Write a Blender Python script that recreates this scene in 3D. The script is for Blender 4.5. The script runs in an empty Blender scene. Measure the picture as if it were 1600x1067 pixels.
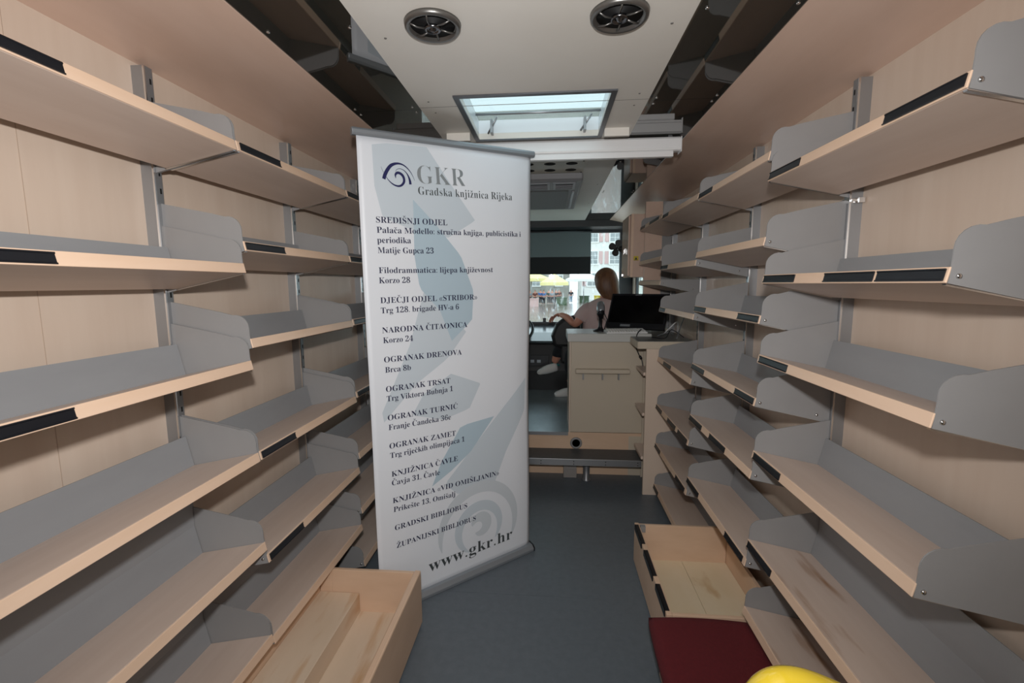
import bpy, bmesh, math, random
from mathutils import Vector, Matrix
random.seed(7)
S = bpy.context.scene
COL = S.collection

# ---------------------------------------------------------------- camera, world, lights, exposure
def make_camera():
    yaw, pitch, roll = map(math.radians, (4.877, 7.062, -0.3506))
    cy, sy, cp, sp, cr, sr = math.cos(yaw), math.sin(yaw), math.cos(pitch), math.sin(pitch), math.cos(roll), math.sin(roll)
    fwd = Vector((-sy*cp, cy*cp, -sp)); right = Vector((cy, sy, 0)); up = right.cross(fwd)
    r2 = right*cr + up*sr; u2 = -right*sr + up*cr
    m = Matrix((r2, u2, -fwd)).transposed().to_4x4(); m.translation = (0, 0, 1.48)
    cd = bpy.data.cameras.new('camera'); cd.sensor_width = 36; cd.lens = 16.2; cd.clip_start = 0.02; cd.clip_end = 400
    co = bpy.data.objects.new('camera', cd); co.matrix_world = m; COL.objects.link(co); S.camera = co
    return m
CAM = make_camera()

w = bpy.data.worlds.new('overcast_sky'); S.world = w; w.use_nodes = True
bg = w.node_tree.nodes['Background']
bg.inputs[0].default_value = (0.80, 0.93, 1.0, 1); bg.inputs[1].default_value = 3.0

def area(name, loc, aim, power, size, color=(1, 1, 1), spread=math.pi, shape='DISK', size_y=None):
    l = bpy.data.lights.new(name, 'AREA'); l.shape = shape; l.size = size; l.energy = power; l.color = color; l.spread = spread
    if size_y: l.size_y = size_y
    o = bpy.data.objects.new(name, l); o.location = loc
    o.rotation_euler = (Vector(aim) - Vector(loc)).to_track_quat('-Z', 'Y').to_euler(); COL.objects.link(o)
    return o
# the photographer's flash, on the hot shoe just above the lens
fl = bpy.data.lights.new('flash', 'SPOT'); fl.energy = 100.0; fl.spot_size = math.radians(154); fl.spot_blend = 1.0; fl.shadow_soft_size = 0.03; fl.color = (1.0, 0.985, 0.975)
flo = bpy.data.objects.new('flash', fl); flo.location = (0.0, -0.02, 1.68); COL.objects.link(flo)
flo.rotation_euler = Vector((-math.sin(math.radians(11.5)), math.cos(math.radians(11.5)), -0.05)).to_track_quat('-Z', 'Y').to_euler()
# soft fill lamp added behind the camera to lift the interior
area('rear_fill_light', (-0.1, -1.50, 1.45), (-0.1, 1.0, 1.35), 4.2, 1.5, (0.93, 0.97, 1.0), shape='RECTANGLE', size_y=1.1)

S.view_settings.view_transform = 'Standard'; S.view_settings.look = 'None'
S.view_settings.exposure = 0.0; S.view_settings.gamma = 1.0; S.view_settings.use_curve_mapping = False

# ---------------------------------------------------------------- materials
def srgb(r, g, b):
    f = lambda c: (c/255/12.92) if c/255 <= 0.04045 else ((c/255+0.055)/1.055)**2.4
    return (f(r), f(g), f(b), 1)
MATS = {}
def mat(name, col, rough=0.5, metal=0.0, spec=0.5, noise=None, bump=None, coat=0.0, stain=None, emit=None):
    """noise: (scale xyz, second colour, contrast); bump: (scale, strength); stain: (colour, scale, threshold)"""
    m = bpy.data.materials.new(name); m.use_nodes = True; MATS[name] = m
    nt = m.node_tree; p = nt.nodes['Principled BSDF']
    p.inputs['Base Color'].default_value = col; p.inputs['Roughness'].default_value = rough
    p.inputs['Metallic'].default_value = metal; p.inputs['Specular IOR Level'].default_value = spec
    p.inputs['Coat Weight'].default_value = coat
    if noise or bump or stain:
        tc = nt.nodes.new('ShaderNodeTexCoord')
        out = None
        if noise:
            mp = nt.nodes.new('ShaderNodeMapping'); mp.inputs['Scale'].default_value = noise[0]
            nt.links.new(tc.outputs['Object'], mp.inputs[0])
            n = nt.nodes.new('ShaderNodeTexNoise'); n.inputs['Scale'].default_value = 1.0; n.inputs['Detail'].default_value = 5; n.inputs['Roughness'].default_value = 0.6
            nt.links.new(mp.outputs[0], n.inputs['Vector'])
            r = nt.nodes.new('ShaderNodeValToRGB'); r.color_ramp.elements[0].position = 0.5-noise[2]; r.color_ramp.elements[1].position = 0.5+noise[2]
            r.color_ramp.elements[0].color = col; r.color_ramp.elements[1].color = noise[1]
            nt.links.new(n.outputs['Fac'], r.inputs[0]); out = r.outputs[0]
        if stain:
            mp2 = nt.nodes.new('ShaderNodeMapping'); mp2.inputs['Scale'].default_value = stain[1]; mp2.inputs['Location'].default_value = stain[3] if len(stain) > 3 else (0, 0, 0)
            nt.links.new(tc.outputs['Object'], mp2.inputs[0])
            n2 = nt.nodes.new('ShaderNodeTexNoise'); n2.inputs['Scale'].default_value = 1; n2.inputs['Detail'].default_value = 4
            nt.links.new(mp2.outputs[0], n2.inputs['Vector'])
            r2 = nt.nodes.new('ShaderNodeValToRGB'); r2.color_ramp.elements[0].position = stain[2]; r2.color_ramp.elements[1].position = stain[2]+0.16
            r2.color_ramp.elements[0].color = (0, 0, 0, 1); r2.color_ramp.elements[1].color = (0.8, 0.8, 0.8, 1)
            nt.links.new(n2.outputs['Fac'], r2.inputs[0])
            mx = nt.nodes.new('ShaderNodeMixRGB'); nt.links.new(r2.outputs[0], mx.inputs[0])
            if out: nt.links.new(out, mx.inputs[1])
            else: mx.inputs[1].default_value = col
            mx.inputs[2].default_value = stain[0]; out = mx.outputs[0]
        if out: nt.links.new(out, p.inputs['Base Color'])
        if bump:
            nb = nt.nodes.new('ShaderNodeTexNoise'); nb.inputs['Scale'].default_value = bump[0]; nb.inputs['Detail'].default_value = 4
            nt.links.new(tc.outputs['Object'], nb.inputs['Vector'])
            b = nt.nodes.new('ShaderNodeBump'); b.inputs['Strength'].default_value = bump[1]; b.inputs['Distance'].default_value = 0.01
            nt.links.new(nb.outputs['Fac'], b.inputs['Height']); nt.links.new(b.outputs[0], p.inputs['Normal'])
    if emit:
        p.inputs['Emission Color'].default_value = emit[0]; p.inputs['Emission Strength'].default_value = emit[1]
    return m
def glass(name, tint, gloss=0.08, haze=None):
    m = bpy.data.materials.new(name); m.use_nodes = True; MATS[name] = m
    nt = m.node_tree; nt.nodes.remove(nt.nodes['Principled BSDF']); out = nt.nodes['Material Output']
    t = nt.nodes.new('ShaderNodeBsdfTransparent'); t.inputs[0].default_value = tint
    g = nt.nodes.new('ShaderNodeBsdfGlossy'); g.inputs['Roughness'].default_value = 0.02
    mx = nt.nodes.new('ShaderNodeMixShader'); mx.inputs[0].default_value = gloss
    nt.links.new(t.outputs[0], mx.inputs[1]); nt.links.new(g.outputs[0], mx.inputs[2]); last = mx
    if haze:
        tc = nt.nodes.new('ShaderNodeTexCoord'); mp = nt.nodes.new('ShaderNodeMapping'); mp.inputs['Scale'].default_value = haze[0]
        n = nt.nodes.new('ShaderNodeTexNoise'); n.inputs['Scale'].default_value = 1; n.inputs['Detail'].default_value = 3
        r = nt.nodes.new('ShaderNodeValToRGB'); r.color_ramp.elements[0].position = haze[1]; r.color_ramp.elements[1].position = haze[1]+0.12
        r.color_ramp.elements[1].color = (haze[2],)*3+(1,)
        tr = nt.nodes.new('ShaderNodeBsdfTranslucent'); tr.inputs[0].default_value = (0.85, 0.9, 0.92, 1)
        m2 = nt.nodes.new('ShaderNodeMixShader')
        nt.links.new(tc.outputs['Object'], mp.inputs[0]); nt.links.new(mp.outputs[0], n.inputs['Vector']); nt.links.new(n.outputs['Fac'], r.inputs[0])
        nt.links.new(r.outputs[0], m2.inputs[0]); nt.links.new(mx.outputs[0], m2.inputs[1]); nt.links.new(tr.outputs[0], m2.inputs[2]); last = m2
    nt.links.new(last.outputs[0], out.inputs['Surface'])
    return m

WOODC = srgb(214, 186, 161); WOODC2 = srgb(203, 172, 145)
WALLW = mat('maple_laminate_wall', srgb(221, 203, 186), 0.42, noise=((4, 12, 1.2), srgb(210, 189, 171), 0.3))
SOFW = mat('maple_laminate_soffit', srgb(226, 197, 179), 0.27, spec=0.5, noise=((9, 1.6, 9), srgb(214, 184, 165), 0.3))
BOARDW = mat('maple_laminate_board', srgb(222, 202, 188), 0.38, noise=((14, 1.6, 14), srgb(210, 188, 173), 0.25))
EDGEW = mat('maple_edge_band', srgb(236, 206, 181), 0.40, noise=((20, 2.5, 20), srgb(228, 195, 167), 0.25))
PLYW = mat('stained_plywood', srgb(226, 206, 184), 0.5, noise=((8, 2.2, 8), srgb(216, 194, 168), 0.25), stain=(srgb(186, 128, 56), (12, 1.7, 4), 0.55))
BEECH = mat('beech_drawer_panel', srgb(224, 193, 166), 0.42, noise=((4, 4, 14), srgb(213, 180, 151), 0.25))
BOARDST = mat('stained_shelf_board', srgb(222, 202, 188), 0.40, noise=((14, 1.6, 14), srgb(210, 188, 173), 0.25), stain=(srgb(158, 108, 60), (13, 2.6, 6), 0.56))
GREY = mat('grey_powder_coat', srgb(147, 146, 146), 0.42, noise=((6, 6, 6), srgb(142, 141, 141), 0.2))
GREYP = mat('grey_back_plate', srgb(152, 154, 157), 0.45, noise=((7, 2, 7), srgb(144, 146, 149), 0.2))
ALU = mat('aluminium', srgb(158, 160, 163), 0.36, 0.7)
CHROME = mat('bright_steel', srgb(225, 225, 225), 0.16, 1.0)
BLACK = mat('black_plastic', srgb(24, 25, 30), 0.38)
SLOT = mat('slot_dark', srgb(12, 12, 12), 0.8)
CEIL = mat('cream_ceiling', srgb(224, 220, 212), 0.45, noise=((2, 2, 2), srgb(218, 213, 204), 0.2))
TINT = mat('tinted_mirror', srgb(40, 41, 37), 0.03, spec=1.0, coat=0.6)
FLOORM = mat('blue_grey_rubber', srgb(102, 110, 117), 0.42, noise=((30, 30, 30), srgb(90, 98, 105), 0.3), bump=(260, 0.06))
PLATM = mat('brushed_metal_floor', srgb(168, 178, 182), 0.38, 0.8, noise=((5, 3, 3), srgb(128, 138, 142), 0.3))
STEPM = mat('dark_step_rubber', srgb(84, 86, 88), 0.55, noise=((40, 40, 40), srgb(74, 76, 78), 0.3))
CREAM = mat('cream_laminate', srgb(200, 187, 168), 0.4)
WTOP = mat('light_worktop', srgb(196, 196, 192), 0.3)
GTOP = mat('grey_worktop', srgb(128, 128, 126), 0.32)
WHITEP = mat('white_plastic', srgb(232, 232, 232), 0.3)
SHEETM = mat('banner_sheet_print', srgb(229, 233, 239), 0.42)
PRINT1 = mat('pale_blue_print', srgb(202, 212, 220), 0.42)
PRINT2 = mat('light_blue_print', srgb(180, 200, 212), 0.42)
PRINT3 = mat('faint_blue_print', srgb(205, 212, 218), 0.42)
NAVY = mat('navy_ink', srgb(26, 30, 84), 0.5)
INK = mat('dark_ink', srgb(28, 30, 66), 0.5)
GINK = mat('grey_ink', srgb(134, 140, 143), 0.5)
DINK = mat('charcoal_ink', srgb(66, 72, 74), 0.5)
RED = mat('maroon_fabric', srgb(98, 18, 26), 0.9, noise=((90, 90, 90), srgb(84, 12, 20), 0.3), bump=(700, 0.25))
YELL = mat('glossy_yellow_plastic', srgb(246, 214, 62), 0.12, coat=0.6)
DARKG = mat('dark_interior_panel', srgb(30, 30, 32), 0.5)
DASH = mat('dashboard_plastic', srgb(58, 62, 66), 0.22)
SILVER = mat('silver_plastic', srgb(150, 156, 162), 0.3, 0.4)
SKIN = mat('skin', srgb(202, 142, 120), 0.5)
HAIR = mat('hair_blonde', srgb(126, 88, 60), 0.5, noise=((60, 60, 6), srgb(82, 54, 36), 0.25))
SHIRT = mat('shirt_cotton', srgb(206, 182, 180), 0.85)
TROUS = mat('dark_trousers', srgb(22, 24, 30), 0.85)
SHOE = mat('shoe_white', srgb(214, 212, 210), 0.6)
SHOET = mat('shoe_teal_trim', srgb(40, 120, 120), 0.6)
SHADEM = mat('sunshade_fabric', srgb(96, 106, 106), 0.7)
GLASSW = glass('windscreen_glass', (0.86, 0.90, 0.90, 1), 0.05, ((34, 34, 12), 0.585, 0.28))
GLASSS = glass('side_window_glass', (0.80, 0.86, 0.84, 1), 0.06, ((34, 34, 14), 0.58, 0.28))
GLASSK = glass('skylight_acrylic', (0.57, 0.605, 0.60, 1), 0.06)
SHAFT = mat('skylight_shaft_white', srgb(226, 232, 236), 0.22)
PLAZA = mat('wet_paving', srgb(150, 138, 130), 0.18, noise=((0.35, 0.12, 1), srgb(112, 100, 94), 0.3))
FACADE = mat('white_facade', srgb(226, 224, 218), 0.8)
PANE = mat('facade_window_dark', srgb(150, 154, 154), 0.3)
SHUT = mat('rose_shutter', srgb(206, 172, 168), 0.7)
YPAR = mat('pale_yellow_canvas', srgb(228, 214, 150), 0.8)
WPAR = mat('white_canvas', srgb(236, 236, 232), 0.8)
STALLG = mat('market_green', srgb(70, 92, 66), 0.8)
STICK = mat('yellow_sticker', srgb(214, 190, 30), 0.5)
BRICK = mat('grey_house_wall', srgb(150, 148, 140), 0.85)

# ---------------------------------------------------------------- mesh helpers
class MB:
    def __init__(s): s.bm = bmesh.new(); s.mi = 0
    def _add(s, verts, faces, mi=None, smooth=False):
        vs = [s.bm.verts.new(v) for v in verts]
        for f in faces:
            try:
                fc = s.bm.faces.new([vs[i] for i in f]); fc.material_index = s.mi if mi is None else mi; fc.smooth = smooth
            except ValueError: pass
        return vs
    def box(s, x0, x1, y0, y1, z0, z1, mi=None, m=None):
        v = [Vector((x, y, z)) for x in (x0, x1) for y in (y0, y1) for z in (z0, z1)]
        if m: v = [m @ q for q in v]
        s._add(v, [(0, 1, 3, 2), (4, 6, 7, 5), (0, 4, 5, 1), (2, 3, 7, 6), (0, 2, 6, 4), (1, 5, 7, 3)], mi); return s
    def prism(s, poly, fn, a, b, mi=None, caps=True):
        """poly 2D extruded; fn(u,v,t) -> 3D point"""
        n = len(poly); v = [Vector(fn(u, w_, a)) for u, w_ in poly] + [Vector(fn(u, w_, b)) for u, w_ in poly]
        f = [(i, (i+1) % n, n+(i+1) % n, n+i) for i in range(n)]
        if caps: f += [tuple(range(n)), tuple(range(2*n-1, n-1, -1))]
        s._add(v, f, mi); return s
    def tube(s, pts, r, seg=10, mi=None, caps=True):
        pts = [Vector(p) for p in pts]; rs = r if isinstance(r, (list, tuple)) else [r]*len(pts)
        rings = []; prev = None
        for i, p in enumerate(pts):
            d = (pts[min(i+1, len(pts)-1)] - pts[max(i-1, 0)]).normalized()
            if prev is None:
                a = Vector((0, 0, 1)) if abs(d.z) < 0.9 else Vector((1, 0, 0)); u = d.cross(a).normalized()
            else: u = (prev - d*prev.dot(d)).normalized()
            prev = u; wv = d.cross(u)
            rings.append([p + (u*math.cos(2*math.pi*k/seg) + wv*math.sin(2*math.pi*k/seg))*rs[i] for k in range(seg)])
        v = [q for rg in rings for q in rg]
        f = [(i*seg+k, i*seg+(k+1) % seg, (i+1)*seg+(k+1) % seg, (i+1)*seg+k) for i in range(len(pts)-1) for k in range(seg)]
        if caps: f += [tuple(range(seg-1, -1, -1)), tuple((len(pts)-1)*seg+k for k in range(seg))]
        s._add(v, f, mi, smooth=True); return s
    def lathe(s, prof, m=None, seg=32, mi=None, smooth=True):
        """prof: (radius, height) list round local z"""
        v = []
        for r, h in prof:
            for k in range(seg):
                q = Vector((r*math.cos(2*math.pi*k/seg), r*math.sin(2*math.pi*k/seg), h)); v.append(m @ q if m else q)
        n = len(prof)
        f = [(i*seg+k, i*seg+(k+1) % seg, (i+1)*seg+(k+1) % seg, (i+1)*seg+k) for i in range(n-1) for k in range(seg)]
        if prof[0][0] > 1e-5: f.append(tuple(range(seg-1, -1, -1)))
        if prof[-1][0] > 1e-5: f.append(tuple((n-1)*seg+k for k in range(seg)))
        s._add(v, f, mi, smooth=smooth); return s
    def disc(s, c, n, r, mi=None, seg=12, th=0.003):
        q = Vector(n).to_track_quat('Z', 'Y').to_matrix().to_4x4(); q.translation = Vector(c)
        return s.lathe([(r, 0), (r*0.85, th), (0.00001, th*1.15)], q, seg, mi)
    def mesh(s, name):
        bmesh.ops.remove_doubles(s.bm, verts=s.bm.verts, dist=1e-5)
        bmesh.ops.recalc_face_normals(s.bm, faces=s.bm.faces)
        me = bpy.data.meshes.new(name); s.bm.to_mesh(me); s.bm.free(); return me

def link(name, me, mats=None, parent=None, loc=None, bevel=None):
    o = bpy.data.objects.new(name, me); COL.objects.link(o)
    if mats is not None and not me.materials:
        for m in (mats if isinstance(mats, (list, tuple)) else [mats]): me.materials.append(m)
    if parent: o.parent = parent
    if loc: o.location = loc
    if bevel:
        b = o.modifiers.new('bevel', 'BEVEL'); b.width = bevel; b.segments = 2; b.limit_method = 'ANGLE'; b.angle_limit = 0.7; b.harden_normals = False
    return o
def obj(name, mb, mats, parent=None, loc=None, bevel=None): return link(name, mb.mesh(name), mats, parent, loc, bevel)
def thing(name, label, cat, loc=(0, 0, 0), group=None, rz=0):
    o = bpy.data.objects.new(name, None); COL.objects.link(o); o.location = loc; o.rotation_euler = (0, 0, rz); o.empty_display_size = 0.1
    return tag(o, label, cat, group)
def tag(o, label, cat, group=None, kind=None):
    o['label'] = label; o['category'] = cat
    if group: o['group'] = group
    if kind: o['kind'] = kind
    return o
def struct(name, mb, mats, label, cat, bevel=None):
    o = obj(name, mb, mats, bevel=bevel); o['kind'] = 'structure'; o['label'] = label; o['category'] = cat; return o

# ---------------------------------------------------------------- the shell of the bus
XL, XR = -1.24, 1.015
YB, YF = -1.6, 5.95
PZ = 0.334
struct('floor', MB().box(XL-.05, XR+.05, YB, 3.5, -.06, 0).box(XL, XR, 2.0415, 2.0435, 0, .0006).box(XL, XR, 1.02, 1.022, 0, .0006), FLOORM, 'blue-grey rubber floor of the library bus aisle', 'floor')
wl = MB(); wl.box(XL-.05, XL, YB, 5.95, -.05, 1.16).box(XL-.05, XL, YB, 4.55, 1.1601, 2.45).box(XL-.05, XL, 5.75, 5.95, 1.1602, 2.45).box(XL-.05, XL, 4.5501, 5.7499, 2.05, 2.45)
struct('wall_left', wl, WALLW, 'pale maple-laminate side wall behind the left-hand shelves', 'wall')
wr = MB(); wr.box(XR, XR+.05, YB, 5.95, -.05, 1.16).box(XR, XR+.05, YB, 4.55, 1.1601, 2.45).box(XR, XR+.05, 5.75, 5.95, 1.1602, 2.45).box(XR, XR+.05, 4.5501, 5.7499, 2.05, 2.45)
struct('wall_right', wr, WALLW, 'pale maple-laminate side wall behind the right-hand shelves', 'wall')
struct('wall_rear', MB().box(XL-.05, XR+.05, YB-.05, YB, -.05, 2.45), WALLW, 'rear wall of the bus behind the photographer', 'wall')
# vertical board joints on the laminate walls
jl = MB()
for y in (1.02,): jl.box(XL, XL+.0006, y, y+.0016, .02, 2.13)
struct('trim_1', jl, mat('board_joint', srgb(186, 164, 146), .6), 'fine vertical board joints on the wall behind the left-hand shelves', 'trim')
CZ = 2.217
SX0, SX1, SY0, SY1 = -.372, .232, 1.905, 2.45
cl = MB()
cl.box(-.553, SX0, YB, YF, CZ, CZ+.03).box(SX1, .3885, YB, YF, CZ, CZ+.03).box(SX0, SX1, YB, SY0, CZ, CZ+.03).box(SX0, SX1, SY1, YF, CZ, CZ+.03)
struct('ceiling', cl, CEIL, 'cream ceiling panel along the middle of the bus', 'ceiling')
rf = MB().box(XL-.05, SX0-.02, YB, YF+.1, 2.31, 2.36).box(SX1+.02, XR+.05, YB, YF+.1, 2.31, 2.36).box(SX0-.02, SX1+.02, YB, SY0-.02, 2.31, 2.36).box(SX0-.02, SX1+.02, SY1+.02, YF+.1, 2.31, 2.36)
struct('roof', rf, CEIL, 'outer roof above the cream ceiling', 'roof')
struct('trim_15', MB().box(-.553, .3885, 1.998, 2.0005, CZ-.0005, CZ+.001).box(-.553, .3885, 2.86, 2.8625, CZ-.0005, CZ+.001), mat('ceiling_joint', srgb(120, 116, 110), .6), 'fine joints across the cream ceiling panel', 'trim')
cs = MB()
for x in (-.50, .34):
    for y in (.9, 1.45, 1.94, 2.06, 2.8, 3.6, 4.4): cs.disc((x, y, CZ), (0, 0, -1), .0045, None, 8, .0015)
struct('trim_16', cs, mat('ceiling_screw', srgb(110, 108, 104), .5), 'small screw heads along the cream ceiling panel', 'trim')
rw = struct('added_rear_window', MB().box(-.85, .65, YB+.004, YB+.008, .9, 2.0), GLASSS, 'unseen window added behind the rear fill lamp', 'window')  # window added to dress the fill lamp; the wall behind it is solid
obj('window_frame', MB().box(-.89, -.85, YB, YB+.02, .86, 2.04).box(.65, .69, YB, YB+.02, .86, 2.04).box(-.85, .65, YB, YB+.02, .86, .9).box(-.85, .65, YB, YB+.02, 2.0, 2.04), BLACK, rw)
# soffits: sloping maple panels from the wall to the tinted strip
def slab(x0, z0, x1, z1, t=.018, y0=YB, y1=YF): return MB().prism([(x0, z0), (x1, z1), (x1, z1+t), (x0, z0+t)], lambda u, v, q: (u, q, v), y0, y1)
o = struct('ceiling_soffit_left', slab(XL-.01, 2.14, -.851, 2.215), [SOFW], 'maple soffit panel above the left-hand shelves', 'soffit')
o = struct('ceiling_soffit_right', slab(XR+.01, 2.135, .671, 2.215), [SOFW], 'maple soffit panel above the right-hand shelves', 'soffit')
# tinted mirror strips between soffit and ceiling, in lengths screwed end to end
def cove(name, xa, za, xb, zb, y0, y1, label):
    o = struct(name, slab(min(xa, xb), za, max(xa, xb), zb, .006, y0, y1), [TINT], label, 'mirror panel')
    s = MB(); n = Vector((0, 0, -1))
    for t in (.10, .90):
        for y in (y0+.03, (y0+y1)/2, y1-.03):
            s.disc(Vector((xa+(xb-xa)*t, y, za+(zb-za)*t)), n, .0055, seg=10, th=.003)
    obj('screws', s, CHROME, o)
yy = [YB, -.2, .75, 2.02, 3.9, 5.94]
for i in range(5):
    where = ['behind the photographer', 'above the photographer', 'nearest the camera', 'level with the skylight', 'leading to the windscreen'][i]
    cove('trim_%d' % (i+2), -.860, CZ+.001, -.551, CZ+.001, yy[i]+.001, yy[i+1]-.001, 'dark tinted mirror strip on the left, length %s' % where)
    cove('trim_%d' % (i+7), .680, CZ+.001, .387, CZ+.001, yy[i]+.001, yy[i+1]-.001, 'dark tinted mirror strip on the right, length %s' % where)
# cab floor, riser and front
struct('floor_cab', MB().box(-1.24, 1.015, 3.502, 5.09, PZ-.05, PZ), PLATM, 'raised sheet-metal cab floor', 'floor')
struct('trim_12', MB().box(-1.24, .135, 3.485, 3.502, PZ-.02, PZ+.006), ALU, 'aluminium nosing strip along the raised cab floor', 'trim')
struct('wall_riser', MB().box(XL, .60, 3.5, 3.515, 0, PZ-.021).box(.60, XR, 3.4995, 3.5145, 0, PZ-.021, 1).box(.135, XR, 3.498, 3.502, PZ-.0209, PZ+.002, 0), [BEECH, CREAM], 'low maple riser below the cab floor', 'wall')
struct('floor_footwell', MB().box(XL, XR, 5.09, 5.95, -.1, -.05).box(XL, XR, 5.075, 5.0899, -.1, PZ-.0505), DARKG, 'black footwell floor under the dashboard', 'floor')
wf = MB().box(XL-.05, XR+.05, 5.92, 6.0, -.1, .98).box(XL-.05, XR+.05, 5.92, 6.0, 2.15, 2.35).box(.87, XR+.05, 5.92, 6.0, .9801, 2.1499).box(XL-.05, -1.12, 5.92, 6.0, .9801, 2.1499)
struct('wall_front', wf, DARKG, 'black bus front around the windscreen', 'wall')
struct('trim_13', MB().box(-1.2, 1.0, 5.54, 5.92, 2.142, 2.2165), DARKG, 'black header beam above the windscreen', 'trim')
w1 = struct('window_1', MB().box(-1.12, .87, 5.95, 5.958, .98, 2.15), GLASSW, 'rain-streaked windscreen at the front of the bus', 'window')
fr = MB().box(-1.12, -1.08, 5.91, 5.96, .98, 2.15).box(.848, .87, 5.91, 5.96, .98, 2.15).box(-1.08, .848, 5.91, 5.96, .98, 1.0).box(-1.08, .848, 5.91, 5.96, 2.11, 2.15)
obj('window_frame', fr, BLACK, w1)
obj('phone_holder', MB().box(-.105, -.065, 5.925, 5.949, 1.001, 1.05), BLACK, w1)
for nm, x, lab in (('window_2', XR+.02, 'rainy side window of the cab beside the seated woman'), ('window_3', XL-.03, 'side window of the cab on the driver side')):
    o = struct(nm, MB().box(x, x+.006, 4.55, 5.75, 1.16, 2.05), GLASSS, lab, 'window')
    f2 = MB()
    for a, b in ((4.55, 4.59), (5.05, 5.09), (5.71, 5.75)): f2.box(x-.012, x+.018, a, b, 1.16, 2.05)
    f2.box(x-.012, x+.018, 4.59, 5.71, 1.16, 1.19).box(x-.012, x+.018, 4.59, 5.71, 2.02, 2.05)
    obj('window_frame', f2, BLACK, o)
# skylight
sk = MB()
sk.box(SX0-.02, SX0, SY0, SY1, CZ+.0302, 2.31).box(SX1, SX1+.02, SY0, SY1, CZ+.0302, 2.31).box(SX0-.02, SX1+.02, SY0-.02, SY0, CZ+.0302, 2.31).box(SX0-.02, SX1+.02, SY1, SY1+.02, CZ+.0302, 2.31)
w4 = struct('window_4', sk, SHAFT, 'square skylight hatch in the cream ceiling', 'skylight')
obj('pane', MB().box(SX0-.02, SX1+.02, SY0-.02, SY1+.02, 2.3101, 2.316), GLASSK, w4)
sf = MB()
for a in ((SX0-.018, SX0+.004, SY0-.018, SY1+.018), (SX1-.004, SX1+.018, SY0-.018, SY1+.018), (SX0+.004, SX1-.004, SY0-.018, SY0+.004), (SX0+.004, SX1-.004, SY1-.004, SY1+.018)): sf.box(*a, CZ-.006, CZ+.0)
obj('frame', sf, mat('dark_alu_frame', srgb(96, 98, 102), .35, .7), w4)
hg = MB()
for x in (SX0+.07, SX1-.07): hg.box(x-.006, x+.006, SY1-.05, SY1, 2.235, 2.30); hg.tube([(x-.02, SY1-.02, 2.24), (x+.03, SY1-.07, 2.30)], .005)
hg.tube([(SX0, SY1-.10, 2.305), (SX1, SY1-.10, 2.305)], .006)
obj('hinge_arms', hg, ALU, w4)
# transverse ceiling ledges beside the skylight
struct('trim_14', MB().box(.250, .366, 2.335, 2.35, 2.180, 2.217).box(-.515, -.40, 2.335, 2.35, 2.180, 2.217), CEIL, 'small cream ledges on the ceiling either side of the skylight', 'trim')

# ---------------------------------------------------------------- shelving
TA = math.radians(12.0); CA, SA = math.cos(TA), math.sin(TA)
CACHE = {}
def cached(key, builder, mats):
    if key not in CACHE:
        me = builder().mesh(key[0])
        for m in (mats if isinstance(mats, (list, tuple)) else [mats]): me.materials.append(m)
        CACHE[key] = me
    return CACHE[key]
def side_fn(sg): return lambda s, z, y: (sg*s, y, z)     # s goes inwards to the wall
BD, BT = .232, .030
def board_mb(sg, L):
    f = side_fn(sg); b = MB()
    P = lambda d, n: (d*CA+n*SA, -d*SA+n*CA)
    b.prism([P(0.004, 0), P(BD, 0), P(BD, BT), P(0.004, BT)], f, .004, L-.004, 0)
    b.prism([P(0, 0), P(.004, 0), P(.004, BT), P(0, BT)], f, .0005, L-.0005, 1)
    return b
def plate_mb(sg, L, h):
    f = side_fn(sg); P = lambda d, n: (d*CA+n*SA, -d*SA+n*CA)
    if h > .12:   # tall sheet: leans like the others, then stands straight up along the uprights
        a, b = P(BD-.006, BT+.098), P(BD-.003, BT+.098); e = h-.098
        return MB().prism([P(BD-.006, BT), P(BD-.003, BT), b, (b[0], b[1]+e), (a[0], a[1]+e), a], f, .006, L-.006)
    return MB().prism([P(BD-.006, BT), P(BD-.003, BT), P(BD-.003, BT+h), P(BD-.001, BT+h+.002), P(BD-.006, BT+h+.002)], f, .006, L-.006)
def bracket_mb(sg, L, far, low=False):
    f = side_fn(sg); b = MB()
    y0, y1 = ((L-.0035, L-.0005) if far else (.0005, .0035))
    poly = [(.0055, -.001), (.0085, .030), (.010, .050)]
    for k in range(7):
        a = math.pi - k*(math.pi/2+.2)/6; poly.append((.052+.042*math.cos(a), .062+.042*math.sin(a)))
    poly += [(.10, .113), (.266, .146), (.266, -.060), (.25, -.056)]
    if low: poly = [(.0055, -.001), (.0085, .036), (.266, .036), (.266, -.060), (.25, -.056)]
    b.prism(poly, f, y0, y1, 0)
    P = lambda d, n: (d*CA+n*SA, -d*SA+n*CA)
    ya, yb = ((L-.012, L-.0036) if far else (.0036, .012))
    b.prism([P(.006, -.003), P(BD, -.003), P(BD, -.001), P(.004, -.001)], f, ya, yb, 1)
    n = (0, 1, 0) if far else (0, -1, 0); yc = y1 if far else y0
    for s_, z_ in ((.022, .012), (.215, -.028)): b.disc((sg*s_, yc, z_), n, .0052, 1, 10)
    return b
def holder_mb(sg, L):
    P = lambda d, n: (d*CA+n*SA, -d*SA+n*CA); f = side_fn(sg)
    return MB().prism([P(0, .0035), P(-.003, .003), P(-.0035, .0055), P(-.0015, .007), P(-.0015, .0225), P(-.0035, .024), P(-.003, .0265), P(0, .026)], f, 0, L)
ROWW = ['top', 'second', 'third', 'fourth', 'fifth', 'sixth', 'seventh']
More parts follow.
